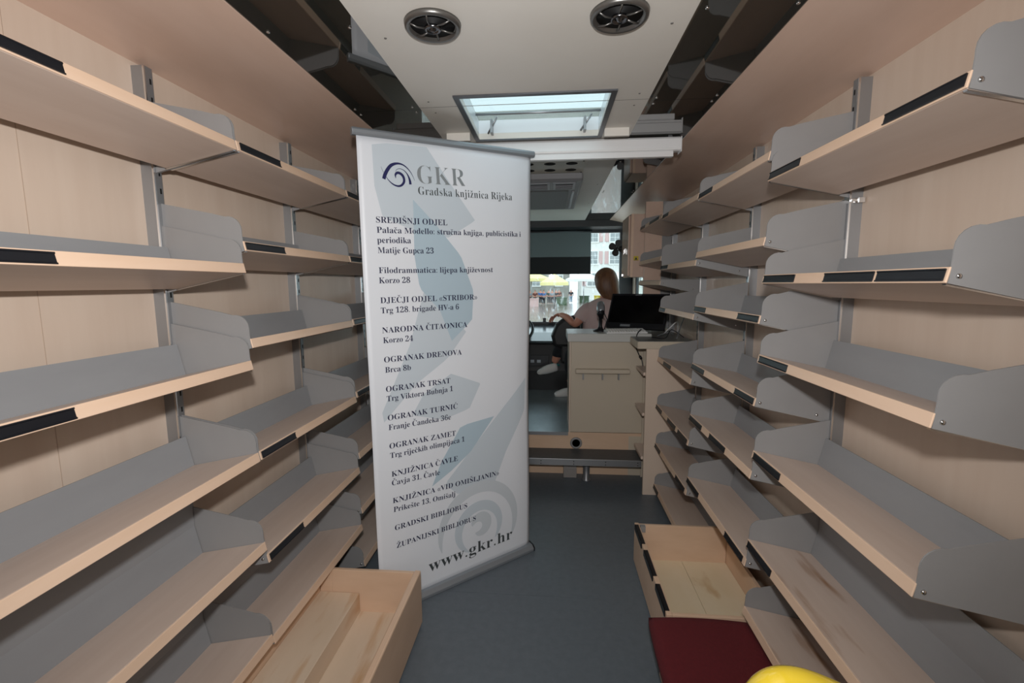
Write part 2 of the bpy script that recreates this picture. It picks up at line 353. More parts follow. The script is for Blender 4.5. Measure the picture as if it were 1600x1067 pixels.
def shelf(sg, xf, y0, y1, z, label, holders, tall=None, stained=False, group=None, low=False):
    L = y1-y0-.004
    t = thing('library_shelf', label, 'shelf', (xf, y0+.002, z), group)
    bm_ = BOARDST if stained else BOARDW
    link('board', cached(('board', sg, round(L, 3), stained), lambda: board_mb(sg, L), [bm_, EDGEW]), None, t, bevel=.0015)
    h = tall or .098
    link('back_plate', cached(('back_plate', sg, round(L, 3), h), lambda: plate_mb(sg, L, h), GREYP), None, t)
    for far in (0, 1):
        link('bracket', cached(('bracket', sg, round(L, 3), far, low), lambda: bracket_mb(sg, L, far, low), [GREY, CHROME]), None, t)
    for a, b in holders:
        a, b = min(a, b), max(a, b); a = max(a, y0+.008); b = min(b, y1-.008)
        hl = round(b-a, 2)
        link('label_holder', cached(('label_holder', sg, hl), lambda: holder_mb(sg, hl), BLACK), None, t, (0, a-y0-.002, 0))
    return t
LXF, RXF = -.936, .717
LY = [.614, 1.364, 2.114, 2.864]; RY = [.91, 1.66, 2.41, 3.16, 3.91]
left = [
 ('nearest bay', [(1.883, [(.67, .869)]), (1.520, [(.62, .817)]), (1.218, [(.61, .809)]), (.916, []), (.609, []), (.274, [])]),
 ('second bay', [(1.884, [(1.38, 1.585)]), (1.588, [(1.372, 1.585)]), (1.286, []), (.918, [(1.373, 1.575)]), (.560, [(1.376, 1.581)]), (.262, [])]),
 ('third bay', [(1.886, [(2.125, 2.33)]), (1.588, [(2.125, 2.33)]), (1.291, [(2.13, 2.34)]), (.938, [(2.13, 2.34)]), (.63, []), (.345, []), (.06, [])])]
right = [
 ('nearest bay', [(1.815, [(1.65, 1.461), (1.114, .914)]), (1.478, [(1.644, 1.447), (1.3, 1.107), (1.101, .918)]), (1.204, [(1.645, 1.455)]), (.857, [(1.646, 1.454)]), (.520, [(1.65, 1.469)]), (.254, [])]),
 ('second bay', [(1.886, [(2.40, 2.211)]), (1.606, []), (1.339, [(2.396, 2.228), (1.85, 1.67)]), (1.046, [(2.395, 2.21), (1.844, 1.67)]), (.776, [(2.395, 2.209), (2.099, 1.909)]), (.436, [(2.395, 2.21), (1.862, 1.684)])]),
 ('third bay', [(1.893, [(3.15, 3.0)]), (1.568, [(3.15, 2.97)]), (1.296, [(3.14, 3.0)]), (.960, [(2.99, 2.81)]), (.631, [(3.15, 2.994), (2.842, 2.662), (2.607, 2.43)]), (.357, [(3.15, 3.0), (2.623, 2.44)]), (.06, [(3.15, 3.02)])]),
 ('fourth bay', [(1.905, [(3.9, 3.72), (3.55, 3.25)]), (1.631, []), (1.470, [])])]
for sg, xf, ys, bays, word in ((-1, LXF, LY, left, 'left-hand'), (1, RXF, RY, right, 'right-hand')):
    for bi, (bn, rows) in enumerate(bays):
        extra = {('left-hand', 2): ', partly behind the banner', ('right-hand', 3): ', above the grey desk'}.get((word, bi), '')
        for ri, (z, hs) in enumerate(rows):
            last = ri == len(rows)-1
            rw = 'lowest' if last else ROWW[ri]
            tall = {('left-hand', 0, 4): .25, ('left-hand', 0, 5): .25, ('left-hand', 1, 5): .22, ('right-hand', 0, 4): .21, ('right-hand', 0, 5): .2, ('right-hand', 3, 2): .04}.get((word, bi, ri))
            st = (word == 'right-hand' and bi == 0 and ri >= 4)
            lb = 'empty wooden shelf, %s of the %s %s%s' % (rw, word, bn, extra)
            shelf(sg, xf, ys[bi], ys[bi+1], z, lb, hs, tall, st, '%s shelves, %s' % (word, bn), word == 'right-hand' and bi == 3 and last)
# uprights: slotted aluminium channels on the wall
def upright_mb(sg):
    b = MB(); X = lambda s: sg*s
    x0, x1 = sorted((X(0), X(.04)))
    b.box(x0, x1, -.015, .015, 0, 2.128, 0)
    xs = 0   # front face at s=0
    for k in range(38):
        z = .12+k*.053
        a, c = sorted((X(-.0006), X(.002)))
        b.box(a, c, .003, .009, z, z+.016, 1)
    a, c = sorted((X(-.0015), X(.004)))
    b.box(a, c, -.0155, -.011, 0, 2.127, 2)
    return b
for sg, x, ys, word in ((-1, -1.2, LY, 'left'), (1, .975, RY, 'right')):
    n = ['nearest the camera', 'second from the camera', 'third from the camera', 'fourth from the camera', 'farthest from the camera']
    if sg < 0: n[3] = 'farthest from the camera, behind the banner'
    for i, y in enumerate(ys):
        o = link('shelf_upright', cached(('shelf_upright', sg), lambda: upright_mb(sg), [ALU, SLOT, CHROME]), None, None, (x, y, 0))
        tag(o, 'slotted aluminium shelf upright on the %s wall, %s' % (word, n[i]), 'shelf upright', 'shelf uprights on the %s wall' % word)
        if sg > 0 and i == 1:
            c = MB().box(-.004, .038, -.019, .019, 1.738, 1.753).box(.0, .03, -.028, -.019, 1.741, 1.750).box(.018, .036, -.034, -.026, 1.737, 1.754).box(-.004, .012, .019, .028, 1.736, 1.752)
            obj('clamp', c, CHROME, o, bevel=.001)

# ---------------------------------------------------------------- drawers, stool, chair
t = thing('storage_drawer', 'open wooden drawer with stained plank inside, beside the banner foot', 'drawer', (-.556, 1.067, 0))
obj('front_panel', MB().box(-.028, 0, 0, .75, .012, .256), BEECH, t, bevel=.006)
obj('end_panel', MB().box(-.396, -.029, .732, .748, .012, .252).box(-.45, -.3961, .732, .748, .012, .240), BEECH, t, bevel=.002)
obj('end_panel', MB().box(-.396, -.029, .002, .018, .012, .252).box(-.45, -.3961, .002, .018, .012, .240), BEECH, t, bevel=.002)
obj('base_panel', MB().box(-.45, -.029, .018, .732, .045, .060), PLYW, t)
obj('inner_plank', MB().box(-.45, -.272, .02, .730, .061, .148), PLYW, t, bevel=.002)
obj('back_panel', MB().box(-.466, -.451, .002, .748, .012, .20), BEECH, t)
rn = MB()
for y in (.06, .69): rn.box(-.40, -.05, y, y+.03, 0, .0449)
obj('runner', rn, DARKG, t)
t = thing('storage_drawer', 'open drawer with yellowish plywood base beside the maroon stool', 'drawer', (.446, 1.668, 0))
obj('front_panel', MB().box(0, .022, 0, .69, .010, .221), BEECH, t, bevel=.002)
obj('end_panel', MB().box(.0225, .47, .672, .688, .010, .218), BEECH, t, bevel=.002)
obj('end_panel', MB().box(.0225, .47, .002, .018, .010, .218), BEECH, t, bevel=.002)
obj('base_panel', MB().box(.0225, .245, .018, .672, .010, .024).box(.247, .47, .018, .672, .010, .024), mat('yellowed_plywood', srgb(240, 224, 196), .5, noise=((6, 3, 6), srgb(232, 212, 176), .25), stain=(srgb(190, 144, 78), (7, 3.2, 3), .56)), t)
obj('back_panel', MB().box(.471, .486, .002, .688, .010, .14), BEECH, t)
for a, b in ((.02, .18), (.235, .43), (.485, .665)): obj('label_holder', MB().box(-.0025, .016, a, b, .2212, .2235).box(-.004, -.0001, a, b, .196, .2235), BLACK, t)
obj('corner_clip', MB().box(.024, .05, .648, .671, .19, .2215), GREY, t)
rn = MB().box(.05, .44, .06, .09, 0, .0099).box(.05, .44, .6, .63, 0, .0099)
obj('runner', rn, DARKG, t)
# maroon stool
t = thing('padded_stool', 'low stool with a maroon fabric cushion in front of the open drawer', 'stool', (.558, 1.372, 0))
c = MB(); 
def pillow(b, hx, hy, z0, z1, n=22, crown=.012, r=.05):
    vs = {}
    def P(u, v, top):
        e = max(abs(u), abs(v)); 
        rx = 1-.04*(1-math.sqrt(max(0, 1-v*v)))-.02*(v*v); ry = 1-.035*(u*u)
        k = max(0, (e-.84)/.16); d = (1-math.sqrt(max(0, 1-k*k)))*.022
        return Vector((u*hx*rx, v*hy*ry, (z1+crown*(1-u*u)*(1-v*v)-d) if top else (z0+d*.4)))
    vt = [[b.bm.verts.new(P(-1+2*i/n, -1+2*j/n, True)) for j in range(n+1)] for i in range(n+1)]
    vb = [[b.bm.verts.new(P(-1+2*i/n, -1+2*j/n, False)) for j in range(n+1)] for i in range(n+1)]
    def q(*v): f = b.bm.faces.new(v); f.smooth = True
    for i in range(n):
        for j in range(n):
            q(vt[i][j], vt[i+1][j], vt[i+1][j+1], vt[i][j+1]); q(vb[i][j+1], vb[i+1][j+1], vb[i+1][j], vb[i][j])
    for i in range(n):
        q(vt[i][0], vb[i][0], vb[i+1][0], vt[i+1][0]); q(vt[i+1][n], vb[i+1][n], vb[i][n], vt[i][n])
        q(vt[0][i+1], vb[0][i+1], vb[0][i], vt[0][i]); q(vt[n][i], vb[n][i], vb[n][i+1], vt[n][i+1])
    return b
obj('cushion', pillow(c, .193, .296, .186, .234, 22, .009), RED, t)
obj('base', MB().box(-.15, .15, -.225, .225, .03, .1855), BEECH, t, bevel=.004)
for sx in (-1, 1):
    for sy in (-1, 1): obj('leg', MB().tube([(sx*.125, sy*.195, 0), (sx*.125, sy*.195, .0299)], .018), BLACK, t)
# yellow plastic chair in the near corner: rounded back rim, seat, legs
t = thing('plastic_chair', 'glossy yellow plastic chair with a rounded back rim at the bottom edge', 'chair', (.44, .72, 0))
def arch(pts, n=10):
    out = []
    for i in range(len(pts)-1):
        p0, p1, p2, p3 = [Vector(pts[max(0, min(len(pts)-1, i+k))]) for k in (-1, 0, 1, 2)]
        for k in range(n):
            u = k/n; out.append(.5*((2*p1)+(-p0+p2)*u+(2*p0-5*p1+4*p2-p3)*u*u+(-p0+3*p1-3*p2+p3)*u**3))
    out.append(Vector(pts[-1])); return out
rim = arch([(-.10, .03, .44), (-.098, .015, .65), (-.092, .003, .755), (-.072, 0, .802), (-.035, 0, .813), (.02, 0, .796), (.08, .0, .764), (.125, .003, .715), (.135, .015, .62), (.135, .03, .44)])
obj('back_rim', MB().tube(rim, .034, 16), YELL, t)
obj('seat', pillow(MB(), .165, .16, .40, .43, 14, -.004), YELL, t, (.025, .11, 0))
for sx, sy in ((-.10, .22), (.15, .22), (-.10, .02), (.15, .02)): obj('leg', MB().tube([(sx*1.12, sy*1.15, 0), (sx, sy, .41)], .016), YELL, t)

# ---------------------------------------------------------------- banner
BA = Vector((-.1432, 2.404)); BS, BZ = .972, .0415   # drawing scale, height of the sheet's foot on its base
BDIR = Vector((.74966, .66182)); BN = Vector((.66182, -.74966))
t = thing('roll_up_banner', 'pale blue roll-up banner listing library branch addresses', 'banner', (0, 0, 0))
def bp(u, z, off=0): return (BA.x+BDIR.x*u*BS+BN.x*off, BA.y+BDIR.y*u*BS+BN.y*off, BZ+z*BS)
TLc, TRc, BLc, BRc = (-.863, 2.088), (.057, 2.143), (-.845, -.02), (.041, -.02)
def bil(a, b):   # a across 0..1, b up 0..1, gently waved sheet
    x0 = TLc[0]*b+BLc[0]*(1-b); x1 = TRc[0]*b+BRc[0]*(1-b); z0 = TLc[1]*b+BLc[1]*(1-b); z1 = TRc[1]*b+BRc[1]*(1-b)
    return x0+(x1-x0)*a, z0+(z1-z0)*a
def bow(u, z):  # sheet relief towards the viewer
    a = (u+.85)/.9; curl = .012*max(0, (a-.86)/.14)**2 + .008*max(0, (.1-a)/.1)**2
    return -.018*max(0, (a-.86)/.14)**2*(.4+.6*(1-abs(z-.9)/1.2)) + .003*math.sin(z*5+u*4)
sh = MB(); N1, N2 = 36, 60; vs = [[sh.bm.verts.new(bp(*bil(i/N1, j/N2), bow(*bil(i/N1, j/N2)))) for j in range(N2+1)] for i in range(N1+1)]
for i in range(N1):
    for j in range(N2):
        f = sh.bm.faces.new((vs[i][j], vs[i+1][j], vs[i+1][j+1], vs[i][j+1])); f.smooth = True
vb = [[sh.bm.verts.new(bp(*bil(i/N1, j/N2), bow(*bil(i/N1, j/N2))-.0012)) for j in range(N2+1)] for i in range(N1+1)]
for i in range(N1):
    for j in range(N2): sh.bm.faces.new((vb[i][j+1], vb[i+1][j+1], vb[i+1][j], vb[i][j])).smooth = True
    sh.bm.faces.new((vs[i][0], vb[i][0], vb[i+1][0], vs[i+1][0])); sh.bm.faces.new((vs[i+1][N2], vb[i+1][N2], vb[i][N2], vs[i][N2]))
for j in range(N2): sh.bm.faces.new((vs[0][j+1], vb[0][j+1], vb[0][j], vs[0][j])); sh.bm.faces.new((vs[N1][j], vb[N1][j], vb[N1][j+1], vs[N1][j+1]))
obj('sheet', sh, SHEETM, t)
def rail(u0, z0, u1, z1, h, d): 
    P = [(-d, -h), (d*.6, -h), (d, -h*.4), (d, h*.4), (d*.6, h), (-d, h)]
    return MB().prism(P, lambda o_, v, q: bp(u0+(u1-u0)*q, z0+(z1-z0)*q+v, o_), 0, 1)
obj('top_rail', rail(-.882, 2.100, .070, 2.154, .0155, .013), SILVER, t, bevel=.003)
obj('base_cassette', MB().prism([(-.055, .0), (.028, .0), (.030, .016), (.014, .033), (-.03, .04), (-.055, .02)], lambda o_, v, q: bp(-.862+.91*q, (v-BZ)/BS, o_), 0, 1), SILVER, t, bevel=.003)
obj('end_cap', MB().prism([(-.056, .0), (.029, .0), (.031, .0165), (.015, .034), (-.031, .041), (-.056, .0205)], lambda o_, v, q: bp(.0481+.006*q, (v-BZ)/BS, o_), 0, 1), BLACK, t)
obj('support_pole', MB().tube([bp(-.40, -.01, -.03), bp(-.40, 2.10, -.025)], .010), ALU, t)
# printed shards and ring (flat print on the sheet)
def pm(polys, off):
    b = MB()
    for poly in polys: b._add([bp(u, z, bow(u, z)+off) for u, z in poly], [tuple(range(len(poly)))])
    return b
def strips(poly, off, n=26):   # cut a print polygon into level strips so that it follows the sheet
    b = MB(); zs = [p[1] for p in poly]; z0, z1 = min(zs), max(zs); prev = None
    for k in range(n+1):
        z = z0+(z1-z0)*min(max(k/n, .0005), .9995); xs = []
        for i in range(len(poly)):
            (xa, za), (xb, zb) = poly[i], poly[(i+1) % len(poly)]
            if (za-z)*(zb-z) < 0: xs.append(xa+(xb-xa)*(z-za)/(zb-za))
        if len(xs) < 2: prev = None; continue
        row = [bp(min(xs)+(max(xs)-min(xs))*q/8, z, bow(min(xs)+(max(xs)-min(xs))*q/8, z)+off) for q in range(9)]
        if prev:
            for q in range(8): b._add([prev[q], prev[q+1], row[q+1], row[q]], [(0, 1, 2, 3)], smooth=True)
        prev = row
    return b
obj('printed_pattern', strips([(-.80, 2.07), (-.55, 2.09), (-.427, 1.939), (-.30, 1.788), (-.448, 1.70), (-.622, 1.72), (-.7637, 1.772), (-.7946, 1.8955)], .0004), PRINT1, t)
obj('printed_pattern', strips([(-.622, 1.8554), (-.515, 1.7576), (-.3826, 1.6168), (-.3137, 1.4476), (-.3238, 1.3055), (-.44, 1.21), (-.50, 1.36), (-.60, 1.4659), (-.6217, 1.6093)], .0007), PRINT2, t)
obj('printed_pattern', strips([(-.58, 1.45), (-.45, 1.30), (-.35, 1.26), (-.465, 1.127), (-.6355, 1.0238), (-.7955, .8702), (-.8025, .9155), (-.66, 1.2057)], .0005), PRINT1, t)
obj('printed_pattern', strips([(-.45, 1.05), (-.28, .98), (-.35, .86), (-.50, .83), (-.66, .88), (-.60, .97)], .0006), PRINT1, t)
obj('printed_pattern', strips([(-.4017, .7798), (-.1997, .7932), (-.3484, .6347), (-.4618, .561), (-.5692, .5071), (-.5155, .62)], .0007), PRINT2, t)
obj('printed_pattern', strips([(.02, .9698), (.01, .7913), (-.127, .5843), (-.2131, .4085), (-.41, .4117), (-.50, .5), (-.36, .63), (-.2, .7759)], .0004), PRINT1, t)
def ringpoly(cx, cz, r0, r1, a0, a1, off, n=40):
    b = MB(); prev = None
    for k in range(n+1):
        a = a0+(a1-a0)*k/n; wv = math.sin(math.pi*min(1, max(0, k/n)))**.6
        rm, hw = (r0+r1)/2, (r1-r0)/2*max(.05, wv); row = [bp(u_, z_, bow(u_, z_)+off) for u_, z_ in ((cx+(rm+s*hw)*math.cos(a), cz+(rm+s*hw)*math.sin(a)) for s in (-1, 1))]
        if prev: b._add([prev[0], prev[1], row[1], row[0]], [(0, 1, 2, 3)])
        prev = row
    return b
rb = ringpoly(-.30, .20, .20, .26, -.5, 3.4, .0011)
obj('printed_pattern', rb, PRINT3, t)
obj('printed_pattern', ringpoly(-.30, .20, .10, .155, -.7, 4.2, .0012), PRINT1, t)
obj('printed_pattern', ringpoly(-.30, .22, .015, .075, -2.2, 3.0, .0012), PRINT3, t)
# emblem: a wave inside an eye-shaped arc
def ribbon(pts, ws, off):
    c = arch([(p[0], 0, p[1]) for p in pts], 8); m_ = len(c); b = MB(); prev = None
    for i, p in enumerate(c):
        q = i/(m_-1)*(len(ws)-1); k = min(int(q), len(ws)-2); wd = ws[k]+(ws[k+1]-ws[k])*(q-k)
        d = (c[min(i+1, m_-1)]-c[max(i-1, 0)]).normalized(); nn = Vector((-d.z, 0, d.x))
        row = [bp(*(lambda v: (v.x, v.z))(p+nn*wd*s), bow(p.x, p.z)+off) for s in (-.5, .5)]
        if prev: b._add([prev[0], prev[1], row[1], row[0]], [(0, 1, 2, 3)])
        prev = row
    return b
def lg(x, y):  # emblem drawing coordinates -> banner
    return (-.7631+(x-180)*.0001640, 1.9763-(y-365)*.0001722+(x-180)*.0000070)
def rib(pp, ws): return ribbon([lg(*p) for p in pp], [v*.000168 for v in ws], .0015)
em = obj('emblem', rib([(240, 650), (280, 540), (350, 420), (450, 310), (600, 252), (750, 260), (880, 325), (990, 430), (1060, 540), (1100, 630)], [88, 92, 88, 80, 54, 36, 28, 20, 12, 5]), NAVY, t)
obj('emblem_stroke', rib([(300, 590), (390, 690), (500, 765), (620, 795), (720, 770), (790, 690), (795, 600), (750, 520), (670, 475), (600, 480), (560, 530), (568, 610)], [10, 22, 34, 44, 54, 64, 68, 70, 66, 62, 50, 6]), NAVY, em)
obj('emblem_stroke', rib([(560, 450), (610, 390), (700, 370), (800, 400), (880, 470), (935, 560), (965, 650), (975, 730)], [5, 10, 14, 18, 26, 44, 64, 70]), NAVY, em)
obj('emblem_stroke', rib([(180, 365), (205, 430), (240, 500)], [5, 8, 8]), NAVY, em)
# lettering: serif glyphs, each laid out once and placed line by line
def mb_char(c):
    if 'A' <= c <= 'Z': return chr(0x1D400+ord(c)-65)
    if 'a' <= c <= 'z': return chr(0x1D41A+ord(c)-97)
    if '0' <= c <= '9': return chr(0x1D7CE+ord(c)-48)
    return c
DIA = {'Š': ('S', 'v'), 'Č': ('C', 'v'), 'Ž': ('Z', 'v'), 'Ć': ('C', 'a'), 'č': ('c', 'v'), 'ž': ('z', 'v'), 'š': ('s', 'v'), 'ć': ('c', 'a')}
GL = {}
def glyphs(chars, off):
    need = sorted({DIA[c][0] if c in DIA else c for c in chars if c != ' '}); objs = []
    for c in need+['H']:
        for body in (mb_char(c), mb_char(c)+mb_char('H')):
            cu = bpy.data.curves.new('g', 'FONT'); cu.body = body; cu.offset = off; cu.resolution_u = 3
            o = bpy.data.objects.new('g', cu); COL.objects.link(o); objs.append(o)
    dg = bpy.context.evaluated_depsgraph_get(); dg.update(); res = []
    for o in objs:
        e = o.evaluated_get(dg); me = e.to_mesh(); res.append(([tuple(v.co[:2]) for v in me.vertices], [tuple(p.vertices) for p in me.polygons])); e.to_mesh_clear()
    for o in objs:
        cu = o.data; bpy.data.objects.remove(o); bpy.data.curves.remove(cu)
    hx = max(v[0] for v in res[-2][0])
    for i, c in enumerate(need):
        adv = max(v[0] for v in res[2*i+1][0])-hx; GL[(c, off)] = (res[2*i][0], res[2*i][1], adv)
def text_mb(txt, off, a, b, H, sp=.0, zoff=.0017):
    """set txt with its baseline running from banner point a to b; H = cap height"""
    k0 = H/.66; pen = 0; V = []; F = []
    def put(vs_, fs_, dx, dy=0):
        n = len(V); V.extend((x+dx, y+dy) for x, y in vs_); F.extend(tuple(i+n for i in f) for f in fs_)
    for ch in txt:
        if ch == ' ': pen += .27+sp; continue
        base, mk = DIA.get(ch, (ch, None)); vs_, fs_, adv = GL[(base, off)]
        put(vs_, fs_, pen)
        if mk:
            xs = [v[0] for v in vs_]; cx = pen+(min(xs)+max(xs))/2; h = max(v[1] for v in vs_)+.06; s = .15
            if mk == 'v': put([(cx-s, h+.15), (cx-s+.07, h+.15), (cx, h+.06), (cx+s-.07, h+.15), (cx+s, h+.15), (cx+.03, h), (cx-.03, h)], [(0, 1, 2, 6), (2, 3, 4, 5), (2, 5, 6)], 0)
            else: put([(cx-.04, h), (cx+.01, h), (cx+.13, h+.15), (cx+.03, h+.15)], [(0, 1, 2, 3)], 0)
        pen += adv+sp
    tw = max(v[0] for v in V); x0 = min(v[0] for v in V)
    du, dz = b[0]-a[0], b[1]-a[1]; ku = math.hypot(du, dz)/(tw-x0); c_, s_ = du/math.hypot(du, dz), dz/math.hypot(du, dz)
    m = MB(); P = []
    for x, y in V:
        X_, Y_ = (x-x0)*ku, y*k0; u, z = a[0]+X_*c_-Y_*s_, a[1]+X_*s_+Y_*c_; P.append(bp(u, z, bow(u, z)+zoff))
    m._add(P, F); return m
LINES = [("SREDIŠNJI ODJEL", (-.793, 1.7444), (-.4529, 1.7555)), ("Palača Modello: stručna knjiga, publicistika i", (-.7917, 1.702), (-.0191, 1.7275)), ("periodika", (-.7913, 1.6594), (-.6369, 1.6649)), ("Matije Gupca 23", (-.7905, 1.6166), (-.5266, 1.6239)),
 ("Filodrammatica: lijepa književnost", (-.7896, 1.5314), (-.1993, 1.5421)), ("Korzo 28", (-.7906, 1.4879), (-.6465, 1.4901)), ("DJEČJI ODJEL «STRIBOR»", (-.7887, 1.4022), (-.2931, 1.407)), ("Trg 128. brigade HV-a 6", (-.7883, 1.3578), (-.3979, 1.3617)),
 ("NARODNA ČITAONICA", (-.7869, 1.2711), (-.352, 1.2729)), ("Korzo 24", (-.7846, 1.2268), (-.6424, 1.2261)), ("OGRANAK DRENOVA", (-.7845, 1.1405), (-.3869, 1.1388)), ("Brca 8b", (-.7817, 1.0947), (-.6591, 1.0933)),
 ("OGRANAK TRSAT", (-.782, 1.0079), (-.4559, 1.005)), ("Trg Viktora Bubnja 1", (-.7801, .9639), (-.4428, .9635)), ("OGRANAK TURNIĆ", (-.7789, .8763), (-.4192, .8723)), ("Franje Čandeka 36e", (-.7769, .8314), (-.4588, .8239)),
 ("OGRANAK ZAMET", (-.7761, .7439), (-.434, .7374)), ("Trg riječkih olimpijaca 1", (-.7741, .6987), (-.3838, .6962)), ("KNJIŽNICA ČAVLE", (-.7705, .6091), (-.425, .6049)), ("Čavja 31, Čavle", (-.7707, .5671), (-.527, .5576)),
 ("KNJIŽNICA «VID OMIŠLJANIN»", (-.7693, .4804), (-.1756, .4651)), ("Prikešte 13, Omišalj", (-.7671, .4364), (-.4447, .4222)), ("GRADSKI BIBLIOBUS", (-.7637, .3451), (-.3747, .3393)), ("ŽUPANIJSKI BIBLIOBUS", (-.7582, .2554), (-.3236, .2548))]
OB, OG, OT = -.004, -.014, -.010
glyphs(set(''.join(l[0] for l in LINES)), OB); glyphs(set('www.gkr.hr'), OB); glyphs(set('GKR'), OG); glyphs(set('Gradska knjižnica Rijeka'), OT)
for txt, a, b in LINES: obj('lettering', text_mb(txt, OB, a, b, .0245), INK, t)
obj('lettering', text_mb('GKR', OG, (-.597, 1.9285), (-.349, 1.9435), .0755), GINK, t)
obj('lettering', text_mb('Gradska knjižnica Rijeka', OT, (-.596, 1.88), (-.0743, 1.9069), .0335, .03), DINK, t)
obj('lettering', text_mb('www.gkr.hr', OB, (-.5983, .0694), (-.0877, .0707), .0585, .03), DINK, t)

# ---------------------------------------------------------------- ceiling fittings
def speaker(x, y, label):
    t = thing('ceiling_speaker', label, 'speaker', (x, y, CZ), 'round ceiling speakers'); t.scale = (.90, .90, .90)
    dn = Matrix.Rotation(math.pi, 4, 'X')
    obj('ring', MB().lathe([(.070, .004), (.074, .014), (.082, .016), (.088, .010), (.090, .0), (.070, .0)], dn, 40), mat('speaker_rim', srgb(120, 118, 115), .35, .8) if 'speaker_rim' not in MATS else MATS['speaker_rim'], t)
    obj('cone', MB().lathe([(.0705, .005), (.05, .0015), (.03, .001), (.0001, .0012)], dn, 32), mat('speaker_cone', srgb(10, 10, 11), .7) if 'speaker_cone' not in MATS else MATS['speaker_cone'], t)
    b = MB()
    for k in range(6):
        a = k*math.pi/3+.3
        b.tube([(.026*math.cos(a), .026*math.sin(a), -.014), (.05*math.cos(a+.12), .05*math.sin(a+.12), -.016), (.072*math.cos(a+.2), .072*math.sin(a+.2), -.012)], .0028, 6)
    obj('grille_spokes', b, MATS['speaker_rim'], t)
    obj('tweeter', MB().lathe([(.026, .010), (.026, .018), (.021, .020), (.018, .014), (.010, .014), (.006, .022), (.0001, .023)], dn, 24), mat('tweeter_metal', srgb(120, 120, 122), .22, 1.0) if 'tweeter_metal' not in MATS else MATS['tweeter_metal'], t)
speaker(-.340, 1.391, 'round black ceiling speaker above the banner'); speaker(.184, 1.390, 'round black ceiling speaker above the aisle, on the right of the pair')
# roller blind cassette across the aisle
t = thing('roller_blind', 'white roller blind cassette hung across the aisle below the skylight', 'roller blind', (-.095, 2.474, 0))
BX0, BX1 = -.735, .740
zt, zb = 2.211, 2.137
P = [(0, zb+.012), (0, zt-.01), (.008, zt), (.06, zt), (.06, zb+.012), (.045, zb+.006), (.012, zb+.006)]
obj('cassette', MB().prism(P, lambda u, v, q: (q, u, v), BX0, BX1), WHITEP, t, bevel=.002)
obj('bottom_rail', MB().prism([(.004, zb-.022), (.004, zb+.004), (.016, zb+.008), (.034, zb+.004), (.034, zb-.022)], lambda u, v, q: (q, u, v), BX0+.02, BX1-.035), WHITEP, t, bevel=.002)
obj('groove_strip', MB().box(BX0+.01, BX1-.004, -.004, 0, zb+.016, zb+.022), WHITEP, t)
obj('end_cap', MB().box(BX1, BX1+.004, -.002, .062, zb, zt), WHITEP, t, bevel=.001)
obj('end_cap', MB().box(BX0-.004, BX0, -.002, .062, zb, zt), WHITEP, t, bevel=.001)
hb = MB()
for x in (BX0+.03, BX1-.06): hb.box(x, x+.02, .02, .05, zt, CZ)
obj('mounting_bracket', hb, ALU, t)
# perforated plate
v = MB().box(-.29, .206, 2.888, 3.19, CZ-.005, CZ-.0005)
t = tag(obj('vent_plate', v, mat('cream_plate', srgb(206, 202, 188), .4)), 'cream perforated plate with round holes on the ceiling', 'vent plate')
for x in (-.147, -.012, .122):
    for y in (2.953, 3.112): obj('hole', MB().disc((x, y, CZ-.005), (0, 0, -1), .036, None, 28, .001), SLOT, t)
h = MB()
for x in (-.27, .192):
    for y in (2.90, 3.178): h.disc((x, y, CZ-.005), (0, 0, -1), .006, None, 8, .002)
obj('screw', h, SLOT, t)
# air conditioner
t = thing('air_conditioner', 'grey air-conditioning unit with vents under the cab ceiling', 'air conditioner', (-.1, 3.8, CZ))
P = [(-.60, 0), (-.585, -.036), (-.565, -.048), (.62, -.048), (.68, 0)]
obj('housing', MB().prism(P, lambda u, v, q: (q, u, v), -.32, .31), mat('grey_housing', srgb(140, 140, 143), .45), t, bevel=.012)
VF = mat('vent_frame', srgb(158, 158, 164), .4)
for x in (-.165, .01, .187):
    f = obj('vent', MB().box(x-.078, x+.078, -.53, -.29, -.053, -.0475), VF, t, bevel=.003)
    obj('opening', MB().box(x-.060, x+.060, -.49, -.33, -.0545, -.0525), SLOT, f)
    s = MB()
    for k in range(4): s.box(x-.060, x+.060, -.468+k*.034, -.463+k*.034, -.057, -.0546)
    obj('slats', s, VF, f)
obj('filter_panel', MB().box(-.29, .225, -.245, .56, -.055, -.0485), mat('filter_grey', srgb(112, 115, 116), .5), t, bevel=.004)
obj('handle_strip', MB().box(.248, .268, -.245, .50, -.060, -.0485), ALU, t, bevel=.004)

# ---------------------------------------------------------------- cab furniture
t = thing('counter_cabinet', 'cream service counter cabinet on the cab floor', 'cabinet', (.14, 3.5, PZ))
obj('body', MB().box(.0, .0115, .0, .36, .001, .713).box(.0116, .60, .022, .36, .001, .713), WALLW, t, bevel=.001)
obj('front_panel', MB().box(.012, .60, 0, .0215, .004, .711), CREAM, t, bevel=.002)
lg_ = obj('ledge', MB().box(.045, .450, -.060, -.0005, .476, .508), CREAM, t, bevel=.006)
p = MB()
for x in (.10, .245, .365): p.box(x, x+.010, -.035, -.0005, .425, .4755)
obj('ledge_bracket', p, ALU, lg_)
o = tag(obj('worktop', MB().box(.125, .745, 3.475, 3.87, PZ+.7135, PZ+.775), [WTOP], bevel=.003), 'light worktop of the service counter under the keyboard', 'worktop')
t = thing('desk', 'grey-topped desk on a tall maple end panel beside the counter', 'desk', (.59, 3.165, 0))
obj('desk_top', MB().box(.0, .384, 0, .30, 1.040, 1.092).box(.156, .384, .30, .74, 1.040, 1.092), [GTOP], t, bevel=.002)
obj('front_edge', MB().box(-.001, .384, -.004, -.0001, 1.041, 1.089).box(-.004, -.0001, -.004, .30, 1.041, 1.089), CREAM, t)
